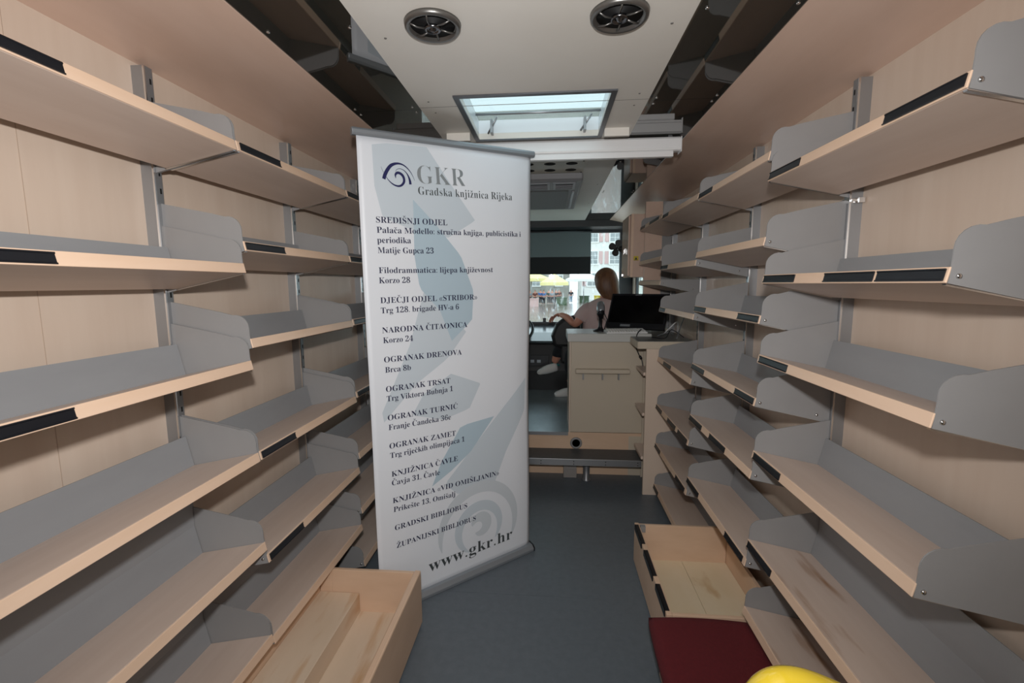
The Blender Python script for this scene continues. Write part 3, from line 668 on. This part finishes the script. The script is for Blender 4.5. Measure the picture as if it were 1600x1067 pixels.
obj('side_panel', MB().box(.058, .384, .0, .022, .0, 1.0395), WALLW, t, bevel=.001)
for z in (.25, .565, .85): obj('inner_shelf', MB().box(.045, .384, .0225, .30, z, z+.022), BOARDW, t, bevel=.001)
obj('back_panel', MB().box(.10, .384, .302, .312, 0.001, 1.0395), CREAM, t)
# cable dangling over the counter front
cb = arch([(.70, 3.60, 1.125), (.665, 3.50, 1.135), (.632, 3.455, 1.10), (.628, 3.45, 1.02), (.65, 3.45, .96), (.672, 3.45, .92), (.682, 3.44, .86)])
tag(obj('cable', MB().tube(cb, .004, 6).tube([cb[-18], cb[-12]], .009, 8), BLACK), 'black power cable hanging over the counter front', 'cable')
# cable tangle on the desk: individual leads
for k, (pts, m_) in enumerate([([(.83, 3.5, 1.10), (.86, 3.42, 1.16), (.92, 3.45, 1.2), (.95, 3.55, 1.11)], WHITEP), ([(.78, 3.45, 1.097), (.84, 3.38, 1.13), (.9, 3.5, 1.10)], SILVER), ([(.72, 3.36, 1.0975), (.80, 3.30, 1.099), (.86, 3.37, 1.15), (.94, 3.34, 1.099)], BLACK), ([(.88, 3.3, 1.097), (.93, 3.4, 1.17), (.97, 3.45, 1.24)], SILVER)]):
    tag(obj('cable', MB().tube(arch(pts), .0035, 6), m_), ['white lead looping up from the desk', 'silver lead lying nearest the screen on the desk', 'black lead coiled along the desk edge', 'silver lead rising against the wall above the desk'][k], 'cable', 'leads on the grey desk')
# monitor
t = thing('computer_monitor', 'black computer monitor tilted back on the counter', 'monitor', (.640, 3.715, PZ+.775))
M = Matrix.Translation((.0, .0, .02)) @ Matrix.Rotation(math.radians(-28), 4, 'Z') @ Matrix.Rotation(math.radians(-28), 4, 'X')
SCREEN = mat('dark_screen', srgb(8, 8, 10), .12)
obj('frame', MB().box(-.22, .25, 0, .035, 0.0, .305, None, M), BLACK, t, bevel=.003)
obj('screen', MB().box(-.205, .235, -.002, -.0001, .045, .285, None, M), SCREEN, t)
obj('badge', MB().box(-.02, .03, -.004, -.0021, .288, .296, None, M), SILVER, t)
obj('label_sticker', MB().box(-.10, -.02, -.004, -.0005, .012, .030, None, M), SILVER, t)
obj('stand', MB().box(-.05, .09, .0355, .07, 0.02, .16, None, M).lathe([(.09, 0), (.09, .012), (.02, .02), (.02, .09), (.0001, .09)], Matrix.Translation((.03, .075, 0)), 24), BLACK, t)
# keyboard
t = thing('keyboard', 'white computer keyboard lying in front of the monitor', 'keyboard', (.56, 3.555, PZ+.775), rz=.1)
obj('case', MB().prism([(-.055, 0), (.055, 0), (.055, .022), (-.055, .010)], lambda u, v, q: (q, u, v), -.15, .16), WHITEP, t, bevel=.002)
k = MB()
for r in range(5):
    for c_ in range(14): k.box(-.14+c_*.0207, -.14+c_*.0207+.0175, -.045+r*.0195, -.045+r*.0195+.016, .011+r*.0024, .0195+r*.0024)
obj('keys', k, mat('key_grey', srgb(205, 205, 202), .5), t)
# barcode scanner on its stand
t = thing('barcode_scanner', 'grey and black handheld barcode scanner on a stand', 'scanner', (.386, 3.66, PZ+.775))
obj('stand', MB().lathe([(.055, 0), (.055, .008), (.022, .02), (.014, .04), (.012, .115), (.0001, .115)], None, 24).tube([(.03, .0, .01), (.055, .02, .09), (.03, .01, .14)], .004), BLACK, t)
obj('grip', MB().tube([(.005, .0, .10), (.0, -.005, .14), (-.004, -.012, .165)], [.018, .020, .022], 14), BLACK, t)
obj('head', MB().tube([(-.004, -.05, .145), (-.002, -.035, .165), (0, -.005, .19), (.004, .03, .212), (.006, .045, .216)], [.018, .030, .032, .028, .014], 18), SILVER, t)
obj('bezel', MB().tube([(.0, -.058, .138), (-.004, -.049, .148)], [.026, .031], 18), BLACK, t)
# upper cabinet beside the cab
t = thing('wall_cabinet', 'wooden wall cabinet with a steel latch beside the windscreen', 'cabinet', (.66, 4.0, 1.535))
obj('body', MB().box(.0, .355, .002, .36, 0, .52), SOFW, t, bevel=.002)
obj('door', MB().box(-.016, -.0005, .025, .355, .01, .51), SOFW, t, bevel=.003)
obj('latch', MB().box(-.024, -.0165, .17, .20, .21, .25).box(-.03, -.024, .18, .19, .2, .24), CHROME, t)
obj('latch', MB().box(-.022, -.0165, .30, .325, .012, .03), CHROME, t)
obj('edge_strip', MB().box(.004, .022, -.004, .0015, 0, .52), EDGEW, t)
sk_ = MB().box(.028, .068, -.0022, -.0002, .138, .174)
obj('sticker', sk_, STICK, t)
obj('sticker_mark', MB().prism([(.036, .145), (.060, .145), (.048, .167)], lambda u, v, q: (u, q, v), -.0032, -.0023).box(.032, .064, -.0032, -.0023, .1395, .142), BLACK, t)
struct('wall_partition', MB().box(.765, XR, 3.93, 3.97, 1.11, 2.14).box(.90, XR, 3.925, 3.9299, 1.11, 2.14, 1), [SOFW, GREY], 'narrow wooden partition behind the fourth right-hand shelf bay', 'partition')
# fan with four soft blades by the windscreen
t = thing('cab_fan', 'small black four-bladed fan held beside the wooden wall cabinet', 'fan', (.625, 4.55, 1.82))
M = Matrix.Rotation(math.pi/2, 4, 'X')
obj('hub', MB().lathe([(.011, -.02), (.012, .008), (.006, .012), (.0001, .013)], M, 16).lathe([(.012, -.06), (.013, -.021), (.0001, -.02)], M, 16), BLACK, t)
for k in range(4):
    a = k*math.pi/2+.3; b = MB(); n = 18
    P = [(.008+.036*(1-math.cos(q)), .026*math.sin(q)*(1.0+.25*(1-math.cos(q)))) for q in [2*math.pi*i/n for i in range(n)]]
    Rm = Matrix.Rotation(a, 4, 'Y')
    b.prism(P, lambda u, v, q: Rm @ Vector((u, q+.25*v, v)), -.0015, .0015)
    obj('blade', b, BLACK, t, bevel=.0007)
obj('stem', MB().tube(arch([(0, .05, 0), (.01, .03, -.02), (.05, -.08, -.03), (.075, -.1905, -.02)]), .006, 8).disc((.075, -.1895, -.02), (0, 1, 0), .02), BLACK, t)
# sunshade roller in front of the windscreen
t = thing('sun_blind', 'grey sun blind with a black lower band on the windscreen', 'blind', (-.3, 5.85, 0))
obj('screen', MB().box(-.78, .786, 0, .004, 1.815, 2.125), SHADEM, t)
obj('lower_band', MB().box(-.78, .786, -.003, .006, 1.603, 1.8145), mat('black_blind', srgb(14, 14, 15), .8), t)
obj('roller', MB().tube([(-.80, .01, 2.125), (.80, .01, 2.125)], .016), BLACK, t)
# dashboard and steering wheel
t = thing('dashboard', 'black bus dashboard with a glossy grey top below the windscreen', 'dashboard', (0, 5.33, 0))
obj('body', MB().prism([(-.36, .15), (-.40, .55), (-.30, .84), (.0, .905), (.58, .94), (.58, .15)], lambda u, v, q: (q, u, v), -1.2, .25), DARKG, t, bevel=.02)
obj('top_pad', MB().prism([(-.33, .842), (-.30, .862), (.0, .925), (.58, .955), (.58, .945), (.0, .908)], lambda u, v, q: (q, u, v), -1.2, .25), DASH, t, bevel=.01)
obj('instrument_hood', MB().prism([(-.34, .85), (-.28, .93), (-.05, .95), (.05, .93)], lambda u, v, q: (q, u, v), -.85, -.22), DASH, t, bevel=.015)
obj('radio', MB().box(-.26, -.02, -.408, -.395, .60, .72), BLACK, t, bevel=.004)
b = MB()
for x in (-.22, -.15): b.box(x, x+.04, -.413, -.4085, .64, .67)
obj('buttons', b, SILVER, t)
obj('support', MB().box(-1.1, .2, .1, .55, -.05, .1499), DARKG, t)
t = thing('steering_wheel', 'black steering wheel beside the edge of the banner', 'steering wheel', (-.395, 4.90, 1.0))
M = Matrix.Rotation(math.radians(38), 4, 'X')
ring = [M @ Vector((.20*math.cos(a), .20*math.sin(a), 0)) for a in [2*math.pi*k/40 for k in range(41)]]
obj('rim', MB().tube(ring, .016, 10, caps=False), BLACK, t)
sp = MB()
for a in (math.pi*.5, math.pi*1.17, math.pi*1.83): sp.tube([M @ Vector((0, 0, -.02)), M @ Vector((.195*math.cos(a), .195*math.sin(a), 0))], .013, 8)
obj('spokes', sp, BLACK, t)
obj('column', MB().lathe([(.05, .0), (.05, -.03), (.03, -.05), (.03, -.32), (.0001, -.32)], M, 20), BLACK, t)
# step in front of the cab
t = thing('step_bench', 'grey step board with an aluminium edge and round leg below the counter', 'step', (0, 3.27, 0))
obj('tread', MB().box(-1.15, .655, .004, .228, .172, .205), STEPM, t, bevel=.002)
obj('edge_strip', MB().box(-1.15, .656, -.002, .0035, .158, .207), ALU, t, bevel=.001)
b = MB()
for x in (-.07, .17, .40, .63):
    for z in (.170, .190): b.disc((x, -.002, z), (0, -1, 0), .004, None, 8, .001)
obj('rivet', b, SLOT, t)
for x in (.271, -.75): obj('leg', MB().lathe([(.034, 0), (.032, .01), (.025, .014), (.025, .1715)], Matrix.Translation((x, .115, 0)), 20), ALU, t)
tag(obj('floor_outlet', MB().box(.10, .20, 3.42, 3.4995, .0, .10).box(.10, .2, 3.415, 3.4199, .02, .08), mat('outlet_box', srgb(150, 144, 140), .5), bevel=.003), 'small grey box on the floor under the step', 'box')
t = thing('air_outlet', 'round black air outlet in the maple riser', 'air outlet', (.198, 3.4995, .249))
M = Matrix.Rotation(math.pi/2, 4, 'X')
obj('ring', MB().lathe([(.030, .0), (.030, .006), (.036, .010), (.045, .006), (.047, 0)], M, 32), GREY, t)
obj('pipe_end', MB().lathe([(.0299, .004), (.025, .004), (.024, .0015), (.0001, .001)], M, 28), SLOT, t)

# ---------------------------------------------------------------- seat and woman
t = thing('driver_seat', 'black cab seat turned aside under the seated woman', 'seat', (.5, 4.68, PZ))
obj('cushion', MB().box(-.28, .26, -.20, .28, .34, .46), TROUS, t, bevel=.04)
obj('backrest', MB().prism([(-.47, .50), (-.50, .62), (-.455, .74), (-.38, .80), (-.27, .83), (-.20, .80), (-.19, .50)], lambda u, v, q: (u, q, v), .02, .13), DARKG, t, bevel=.035)
obj('backrest_support', MB().box(-.40, -.25, .03, .12, .34, .56), DARKG, t, bevel=.02)
obj('pedestal', MB().box(-.2, .2, -.14, .2, 0, .3395), DARKG, t, bevel=.02)
def skinned(name, verts, edges, m_, parent=None, root=0, sub=2):
    """verts: (x,y,z,rx,ry)"""
    me = bpy.data.meshes.new(name); me.from_pydata([v[:3] for v in verts], edges, []); me.materials.append(m_)
    o = bpy.data.objects.new(name, me); COL.objects.link(o)
    md = o.modifiers.new('skin', 'SKIN'); md.use_smooth_shade = True
    sv = me.skin_vertices[0].data
    for i, v in enumerate(verts): sv[i].radius = (v[3], v[4] if len(v) > 4 else v[3]); sv[i].use_root = (i == root)
    sd = o.modifiers.new('sub', 'SUBSURF'); sd.levels = sub; sd.render_levels = sub
    if parent: o.parent = parent
    return o
def chain(n, s=0): return [(s+i, s+i+1) for i in range(n-1)]
BV = [(.50, 4.66, .865, .15, .13), (.505, 4.64, .99, .12, .09), (.515, 4.625, 1.12, .12, .085), (.525, 4.62, 1.22, .10, .07), (.53, 4.63, 1.325, .050, .050), (.535, 4.655, 1.40, .05, .05), (.535, 4.665, 1.475, .078, .088), (.535, 4.67, 1.555, .074, .088), (.535, 4.67, 1.605, .045, .055),
      (.375, 4.62, 1.245, .048, .048), (.305, 4.60, 1.165, .052, .052), (.235, 4.585, 1.075, .043, .043), (.16, 4.66, 1.15, .036, .036), (.085, 4.745, 1.175, .028, .024),
      (.685, 4.63, 1.245, .048, .048), (.755, 4.64, 1.155, .052, .052), (.79, 4.68, 1.04, .043, .043), (.74, 4.80, .99, .036, .036), (.68, 4.89, .97, .028, .024),
      (.42, 4.70, .865, .10, .095), (.27, 4.76, .875, .085, .085), (.115, 4.82, .885, .064, .064), (.08, 4.84, .76, .058, .058), (.03, 4.85, .645, .036, .036),
      (.47, 4.62, .85, .10, .09), (.32, 4.60, .84, .08, .08), (.20, 4.60, .81, .062, .062), (.20, 4.65, .63, .055, .055), (.205, 4.70, .44, .036, .036)]
BE = [(0, 1), (1, 2), (2, 3), (3, 4), (4, 5), (5, 6), (6, 7), (7, 8), (3, 9), (9, 10), (10, 11), (11, 12), (12, 13), (3, 14), (14, 15), (15, 16), (16, 17), (17, 18), (0, 19), (19, 20), (20, 21), (21, 22), (22, 23), (0, 24), (24, 25), (25, 26), (26, 27), (27, 28)]
def loft(name, rings, m_, parent, seg=28, wob=0.0, closed=True):
    '''rings: (cx, cy, cz, rx, ry)'''
    b = MB(); V = []
    for i, (cx, cy, cz, rx, ry) in enumerate(rings):
        for k in range(seg):
            a = 2*math.pi*k/seg; wv = 1+wob*math.sin(a*7+i*.9)*(.4+.6*i/len(rings)); ca, sa = math.cos(a), math.sin(a)
            V.append((cx+rx*wv*math.copysign(abs(ca)**.85, ca), cy+ry*wv*math.copysign(abs(sa)**.85, sa), cz))
    n = len(rings); F = [(i*seg+k, i*seg+(k+1) % seg, (i+1)*seg+(k+1) % seg, (i+1)*seg+k) for i in range(n-1) for k in range(seg)]
    if closed: F += [tuple(range(seg-1, -1, -1)), tuple((n-1)*seg+k for k in range(seg))]
    b._add(V, F, smooth=True); o = obj(name, b, m_, parent); sd = o.modifiers.new('sub', 'SUBSURF'); sd.levels = 1; sd.render_levels = 1; return o
woman = skinned('person', BV, BE, SKIN)
tag(woman, 'woman in a pale pink T-shirt seated with her back turned', 'person')
g = .010
loft('shirt', [(.50, 4.655, .85, .185, .150), (.502, 4.65, .93, .188, .145), (.507, 4.64, 1.02, .190, .130), (.513, 4.628, 1.12, .200, .128), (.52, 4.62, 1.20, .212, .122), (.523, 4.62, 1.255, .208, .112), (.527, 4.622, 1.295, .168, .095), (.53, 4.628, 1.325, .105, .078), (.532, 4.632, 1.345, .066, .064)], SHIRT, woman)
obj('sleeve', MB().tube(arch([(.41, 4.622, 1.238), (.36, 4.614, 1.215), (.315, 4.602, 1.175), (.282, 4.595, 1.128)], 4), [.062, .068, .073, .076, .078, .078, .077, .077, .077, .076, .076, .075, .075], 16), SHIRT, woman)
obj('sleeve', MB().tube(arch([(.65, 4.628, 1.238), (.70, 4.632, 1.215), (.742, 4.64, 1.175), (.766, 4.65, 1.128)], 4), [.062, .068, .073, .076, .078, .078, .077, .077, .077, .076, .076, .075, .075], 16), SHIRT, woman)
skinned('trousers', [(.49, 4.66, .85, .172, .150), (.42, 4.70, .862, .115, .108), (.27, 4.76, .875, .098, .098), (.115, 4.82, .885, .078, .078), (.085, 4.84, .78, .072, .072), (.045, 4.85, .69, .052, .052),
        (.47, 4.62, .848, .115, .105), (.32, 4.60, .84, .095, .095), (.20, 4.60, .81, .076, .076), (.20, 4.645, .65, .068, .068), (.205, 4.69, .49, .052, .052)],
        [(0, 1), (1, 2), (2, 3), (3, 4), (4, 5), (0, 6), (6, 7), (7, 8), (8, 9), (9, 10)], TROUS, woman)
loft('hair', [(.618, 4.592, 1.275, .022, .016), (.605, 4.592, 1.30, .050, .032), (.588, 4.594, 1.34, .078, .046), (.568, 4.602, 1.385, .098, .064), (.552, 4.614, 1.43, .110, .084), (.545, 4.630, 1.475, .116, .098), (.540, 4.645, 1.52, .117, .106), (.538, 4.655, 1.56, .110, .103), (.538, 4.660, 1.595, .092, .088), (.538, 4.662, 1.620, .066, .064), (.538, 4.662, 1.636, .034, .034), (.538, 4.662, 1.641, .010, .010)], HAIR, woman, 36, .02)
# face (turned away from the camera)
skinned('nose', [(.530, 4.752, 1.50, .012, .012), (.528, 4.768, 1.478, .013, .012), (.529, 4.758, 1.465, .010, .010)], chain(3), SKIN, woman, sub=1)
for x in (.502, .56): obj('eye', MB().lathe([(.0001, -.012), (.009, -.008), (.012, 0), (.009, .008), (.0001, .012)], Matrix.Translation((x, 4.745, 1.512)), 12), WHITEP, woman)
obj('mouth', MB().tube([(.508, 4.745, 1.443), (.53, 4.752, 1.441), (.552, 4.745, 1.443)], [.003, .006, .003], 8), mat('lip', srgb(176, 92, 88), .5), woman)
for x in (.458, .612): skinned('ear', [(x, 4.672, 1.515, .012, .018), (x, 4.675, 1.49, .011, .014)], chain(2), SKIN, woman, sub=1)
def hand(px, py, pz, dx, dy, dz, thumb):
    d = Vector((dx, dy, dz)).normalized(); side = Vector((0, 0, 1)).cross(d).normalized()*thumb; dn = Vector((0, 0, -1)); p0 = Vector((px, py, pz))
    skinned('palm', [tuple(p0)+(.024, .016), tuple(p0+d*.04)+(.036, .014), tuple(p0+d*.075)+(.038, .013)], chain(3), SKIN, woman, sub=1)
    for k, (off, ln) in enumerate(((-.027, .058), (-.009, .070), (.009, .074), (.027, .064))):
        b = p0+d*.075+side*off
        skinned('finger', [tuple(b)+(.0088, .0085), tuple(b+d*ln*.45+dn*.006)+(.0082, .008), tuple(b+d*ln*.75+dn*.026)+(.0075, .0075), tuple(b+d*ln*.82+dn*.045)+(.0065, .0065)], chain(4), SKIN, woman, sub=1)
    b = p0+d*.02+side*.028
    skinned('thumb', [tuple(b)+(.011, .011), tuple(b+d*.03+side*.022)+(.010, .010), tuple(b+d*.052+side*.026+dn*.012)+(.0085, .0085)], chain(3), SKIN, woman, sub=1)
hand(.085, 4.745, 1.18, -.6, .5, -.35, -1)
hand(.68, 4.89, .968, -.75, .45, -.1, 1)
def shoe(x, y, z, dx, dy, dz):
    d = Vector((dx, dy, dz)).normalized(); p0 = Vector((x, y, z)); up = Vector((0, 0, 1))
    s_ = skinned('shoe', [tuple(p0-d*.055)+(.046, .050), tuple(p0+d*.03-up*.002)+(.050, .052), tuple(p0+d*.11-up*.016)+(.050, .038), tuple(p0+d*.175-up*.026)+(.042, .028)], chain(4), SHOE, woman, 1)
    obj('shoe_trim', MB().tube([p0-d*.075+up*.008, p0-d*.02+up*.035, p0+d*.02+up*.042], .010, 8), SHOET, s_)
shoe(.02, 4.85, .600, -.85, -.05, -.18)
shoe(.20, 4.705, .374, -.9, -.25, 0)

# ---------------------------------------------------------------- outside: wet square, market, houses
GZ = -.95
struct('ground', MB().box(-150, 150, 7.0, 200, GZ-.2, GZ), PLAZA, 'wet paved square seen through the windscreen', 'ground')
def house(name, x0, x1, y, z1, wall_m, label, cols, rows, ww, wh, z0, shut):
    t = thing(name, label, 'building', ((x0+x1)/2, y, GZ))
    cx = (x0+x1)/2
    obj('wall', MB().box(x0-cx, x1-cx, 0, 10, 0, z1-GZ), wall_m, t)
    obj('roof', MB().prism([(x0-cx-.5, z1-GZ), (x1-cx+.5, z1-GZ), (x1-cx-2, z1-GZ+3), (x0-cx+2, z1-GZ+3)], lambda u, v, q: (u, q, v), -.5, 10), mat('roof_tiles', srgb(150, 96, 78), .9) if 'roof_tiles' not in MATS else MATS['roof_tiles'], t)
    for i in range(cols):
        for j in range(rows):
            x = x0-cx+(i+.5)*(x1-x0)/cols; z = z0-GZ+j*3.3
            f = obj('window', MB().box(x-ww/2-.15, x+ww/2+.15, -.12, -.001, z-.15, z+wh+.15), WPAR, t)
            pn = MB()
            for a in range(2):
                for b_ in range(3): pn.box(x-ww/2+a*ww/2+.03, x-ww/2+(a+1)*ww/2-.03, -.135, -.121, z+b_*wh/3+.03, z+(b_+1)*wh/3-.03)
            obj('pane', pn, PANE, f)
            if shut:
                sh_ = MB().box(x-ww/2-.75, x-ww/2-.17, -.1, -.001, z, z+wh).box(x+ww/2+.17, x+ww/2+.75, -.1, -.001, z, z+wh)
                obj('shutter', sh_, SHUT, t)
house('town_house', 4.6, 24.5, 72, 13, FACADE, 'white house with rose shutters across the square', 6, 4, 1.5, 1.9, 1.2, True)
house('town_house', -32, 3.2, 82, 11, BRICK, 'grey house behind the market parasols', 9, 3, 1.4, 1.8, 1.2, False)
def parasol(x, y, r, m_, label, zt=2.2):
    t = thing('market_parasol', label, 'parasol', (x, y, GZ), 'market parasols on the square')
    b = MB(); n = 8
    V = [(r*math.cos(2*math.pi*k/n+.39), r*math.sin(2*math.pi*k/n+.39), zt-GZ-.1) for k in range(n)]
    V2 = [(q[0], q[1], q[2]-.3) for q in V]
    b._add(V+V2+[(0, 0, zt-GZ+.75)], [(k, (k+1) % n, 2*n) for k in range(n)]+[(k, n+k, n+(k+1) % n, (k+1) % n) for k in range(n)])
    o = obj('canopy', b, m_, t); sd = o.modifiers.new('thickness', 'SOLIDIFY'); sd.thickness = .02
    obj('pole', MB().tube([(0, 0, 0), (0, 0, zt-GZ+.7)], .05, 8), ALU, t)
parasol(-2.2, 52, 2.3, YPAR, 'pale yellow parasol nearest the banner edge', 2.2)
parasol(.3, 46, 1.5, YPAR, 'smaller pale yellow parasol in front of the crowd', 1.75)
parasol(4.0, 58, 2.4, WPAR, 'white parasol right of the yellow ones', 2.2)
parasol(8.6, 60, 2.0, WPAR, 'white parasol beside the woman\'s head', 2.2)
PC = [srgb(70, 110, 170), srgb(120, 70, 60), srgb(60, 60, 66), srgb(150, 160, 170), srgb(40, 70, 60), srgb(170, 150, 120), srgb(30, 34, 48)]
PM = [mat('clothes_colour_%s' % n, c, .9) for n, c in zip(('blue', 'brown', 'slate', 'grey', 'green', 'sand', 'black'), PC)]
PL = ['blue', 'brown', 'slate grey', 'light grey', 'dark green', 'sand-coloured', 'black']
JEAN = mat('pale_jeans', srgb(150, 170, 190), .9); DTR = mat('dark_trouser_cloth', srgb(44, 46, 54), .9)
def passer(x, y, k, label, jeans=DTR):
    t = thing('person', label, 'person', (x, y, GZ), 'people at the market')
    V = [(0, 0, .95, .16, .12), (0, 0, 1.2, .17, .12), (0, 0, 1.4, .17, .11), (0, 0, 1.52, .06, .06), (0, .01, 1.62, .09, .1), (0, .01, 1.72, .07, .08), (.22, 0, 1.38, .06, .06), (.27, .02, 1.12, .05, .05), (.25, .1, .88, .04, .04), (-.22, 0, 1.38, .06, .06), (-.27, .02, 1.12, .05, .05), (-.25, .1, .88, .04, .04), (.09, 0, .86, .1, .1), (.1, .03, .48, .07, .07), (.1, 0, .07, .05, .06), (-.09, 0, .86, .1, .1), (-.1, -.06, .48, .07, .07), (-.1, -.1, .07, .05, .06)]
    Ed = [(0, 1), (1, 2), (2, 3), (3, 4), (4, 5), (2, 6), (6, 7), (7, 8), (2, 9), (9, 10), (10, 11), (0, 12), (12, 13), (13, 14), (0, 15), (15, 16), (16, 17)]
    skinned('body', V, Ed, SKIN, t, sub=1)
    skinned('jacket', [(0, 0, .93, .19, .15), (0, 0, 1.2, .2, .15), (0, 0, 1.4, .19, .13), (.22, 0, 1.38, .08, .08), (.27, .02, 1.12, .07, .07), (-.22, 0, 1.38, .08, .08), (-.27, .02, 1.12, .07, .07)], [(0, 1), (1, 2), (2, 3), (3, 4), (2, 5), (5, 6)], PM[k], t, sub=1)
    skinned('trousers', [(0, 0, .92, .17, .14), (.09, 0, .84, .12, .12), (.1, .03, .48, .09, .09), (.1, 0, .12, .07, .07), (-.09, 0, .84, .12, .12), (-.1, -.06, .48, .09, .09), (-.1, -.1, .12, .07, .07)], [(0, 1), (1, 2), (2, 3), (0, 4), (4, 5), (5, 6)], jeans, t, sub=1)
    skinned('hair', [(0, -.01, 1.74, .08, .09), (0, -.02, 1.66, .1, .1)], chain(2), HAIR if k % 2 else DTR, t, sub=1)
passer(2.53, 60, 6, 'person in a black jacket and pale jeans alone on the square', JEAN)
crowd = [(-2.6, 56, 3), (-1.9, 55, 1), (-1.3, 57, 0), (-.9, 55, 0), (-.3, 57, 4), (.1, 56, 3), (.6, 57.5, 2), (1.0, 59, 1)]
for x, y, k in crowd: passer(x, y, k, 'distant person in a %s jacket among the crowd under the yellow parasols' % PL[k] if k not in (0, 3, 1) else 'distant person in a %s jacket among the crowd, %s' % (PL[k], {-2.6: 'nearest the banner', -1.9: 'next to the crates', -1.3: 'behind another blue jacket', -.9: 'in front of another blue jacket', .1: 'beside a dark green jacket', 1.0: 'at the far right of the group'}[x]))
for i, (x, y, m_, lb) in enumerate([(-2.0, 51, SHUT, 'reddish market crate nearest the banner edge'), (1.2, 54, STALLG, 'green market crate in front of the crowd'), (4.3, 61, STALLG, 'long green planter under the white parasol'), (6.3, 62, STICK, 'yellow market stall front beside the green planter')]):
    tag(obj('market_crate', MB().box(x-.6, x+.6, y-.4, y+.4, GZ, GZ+.8).box(x-.65, x+.65, y-.45, y+.45, GZ+.8, GZ+.9), m_), lb, 'crate')
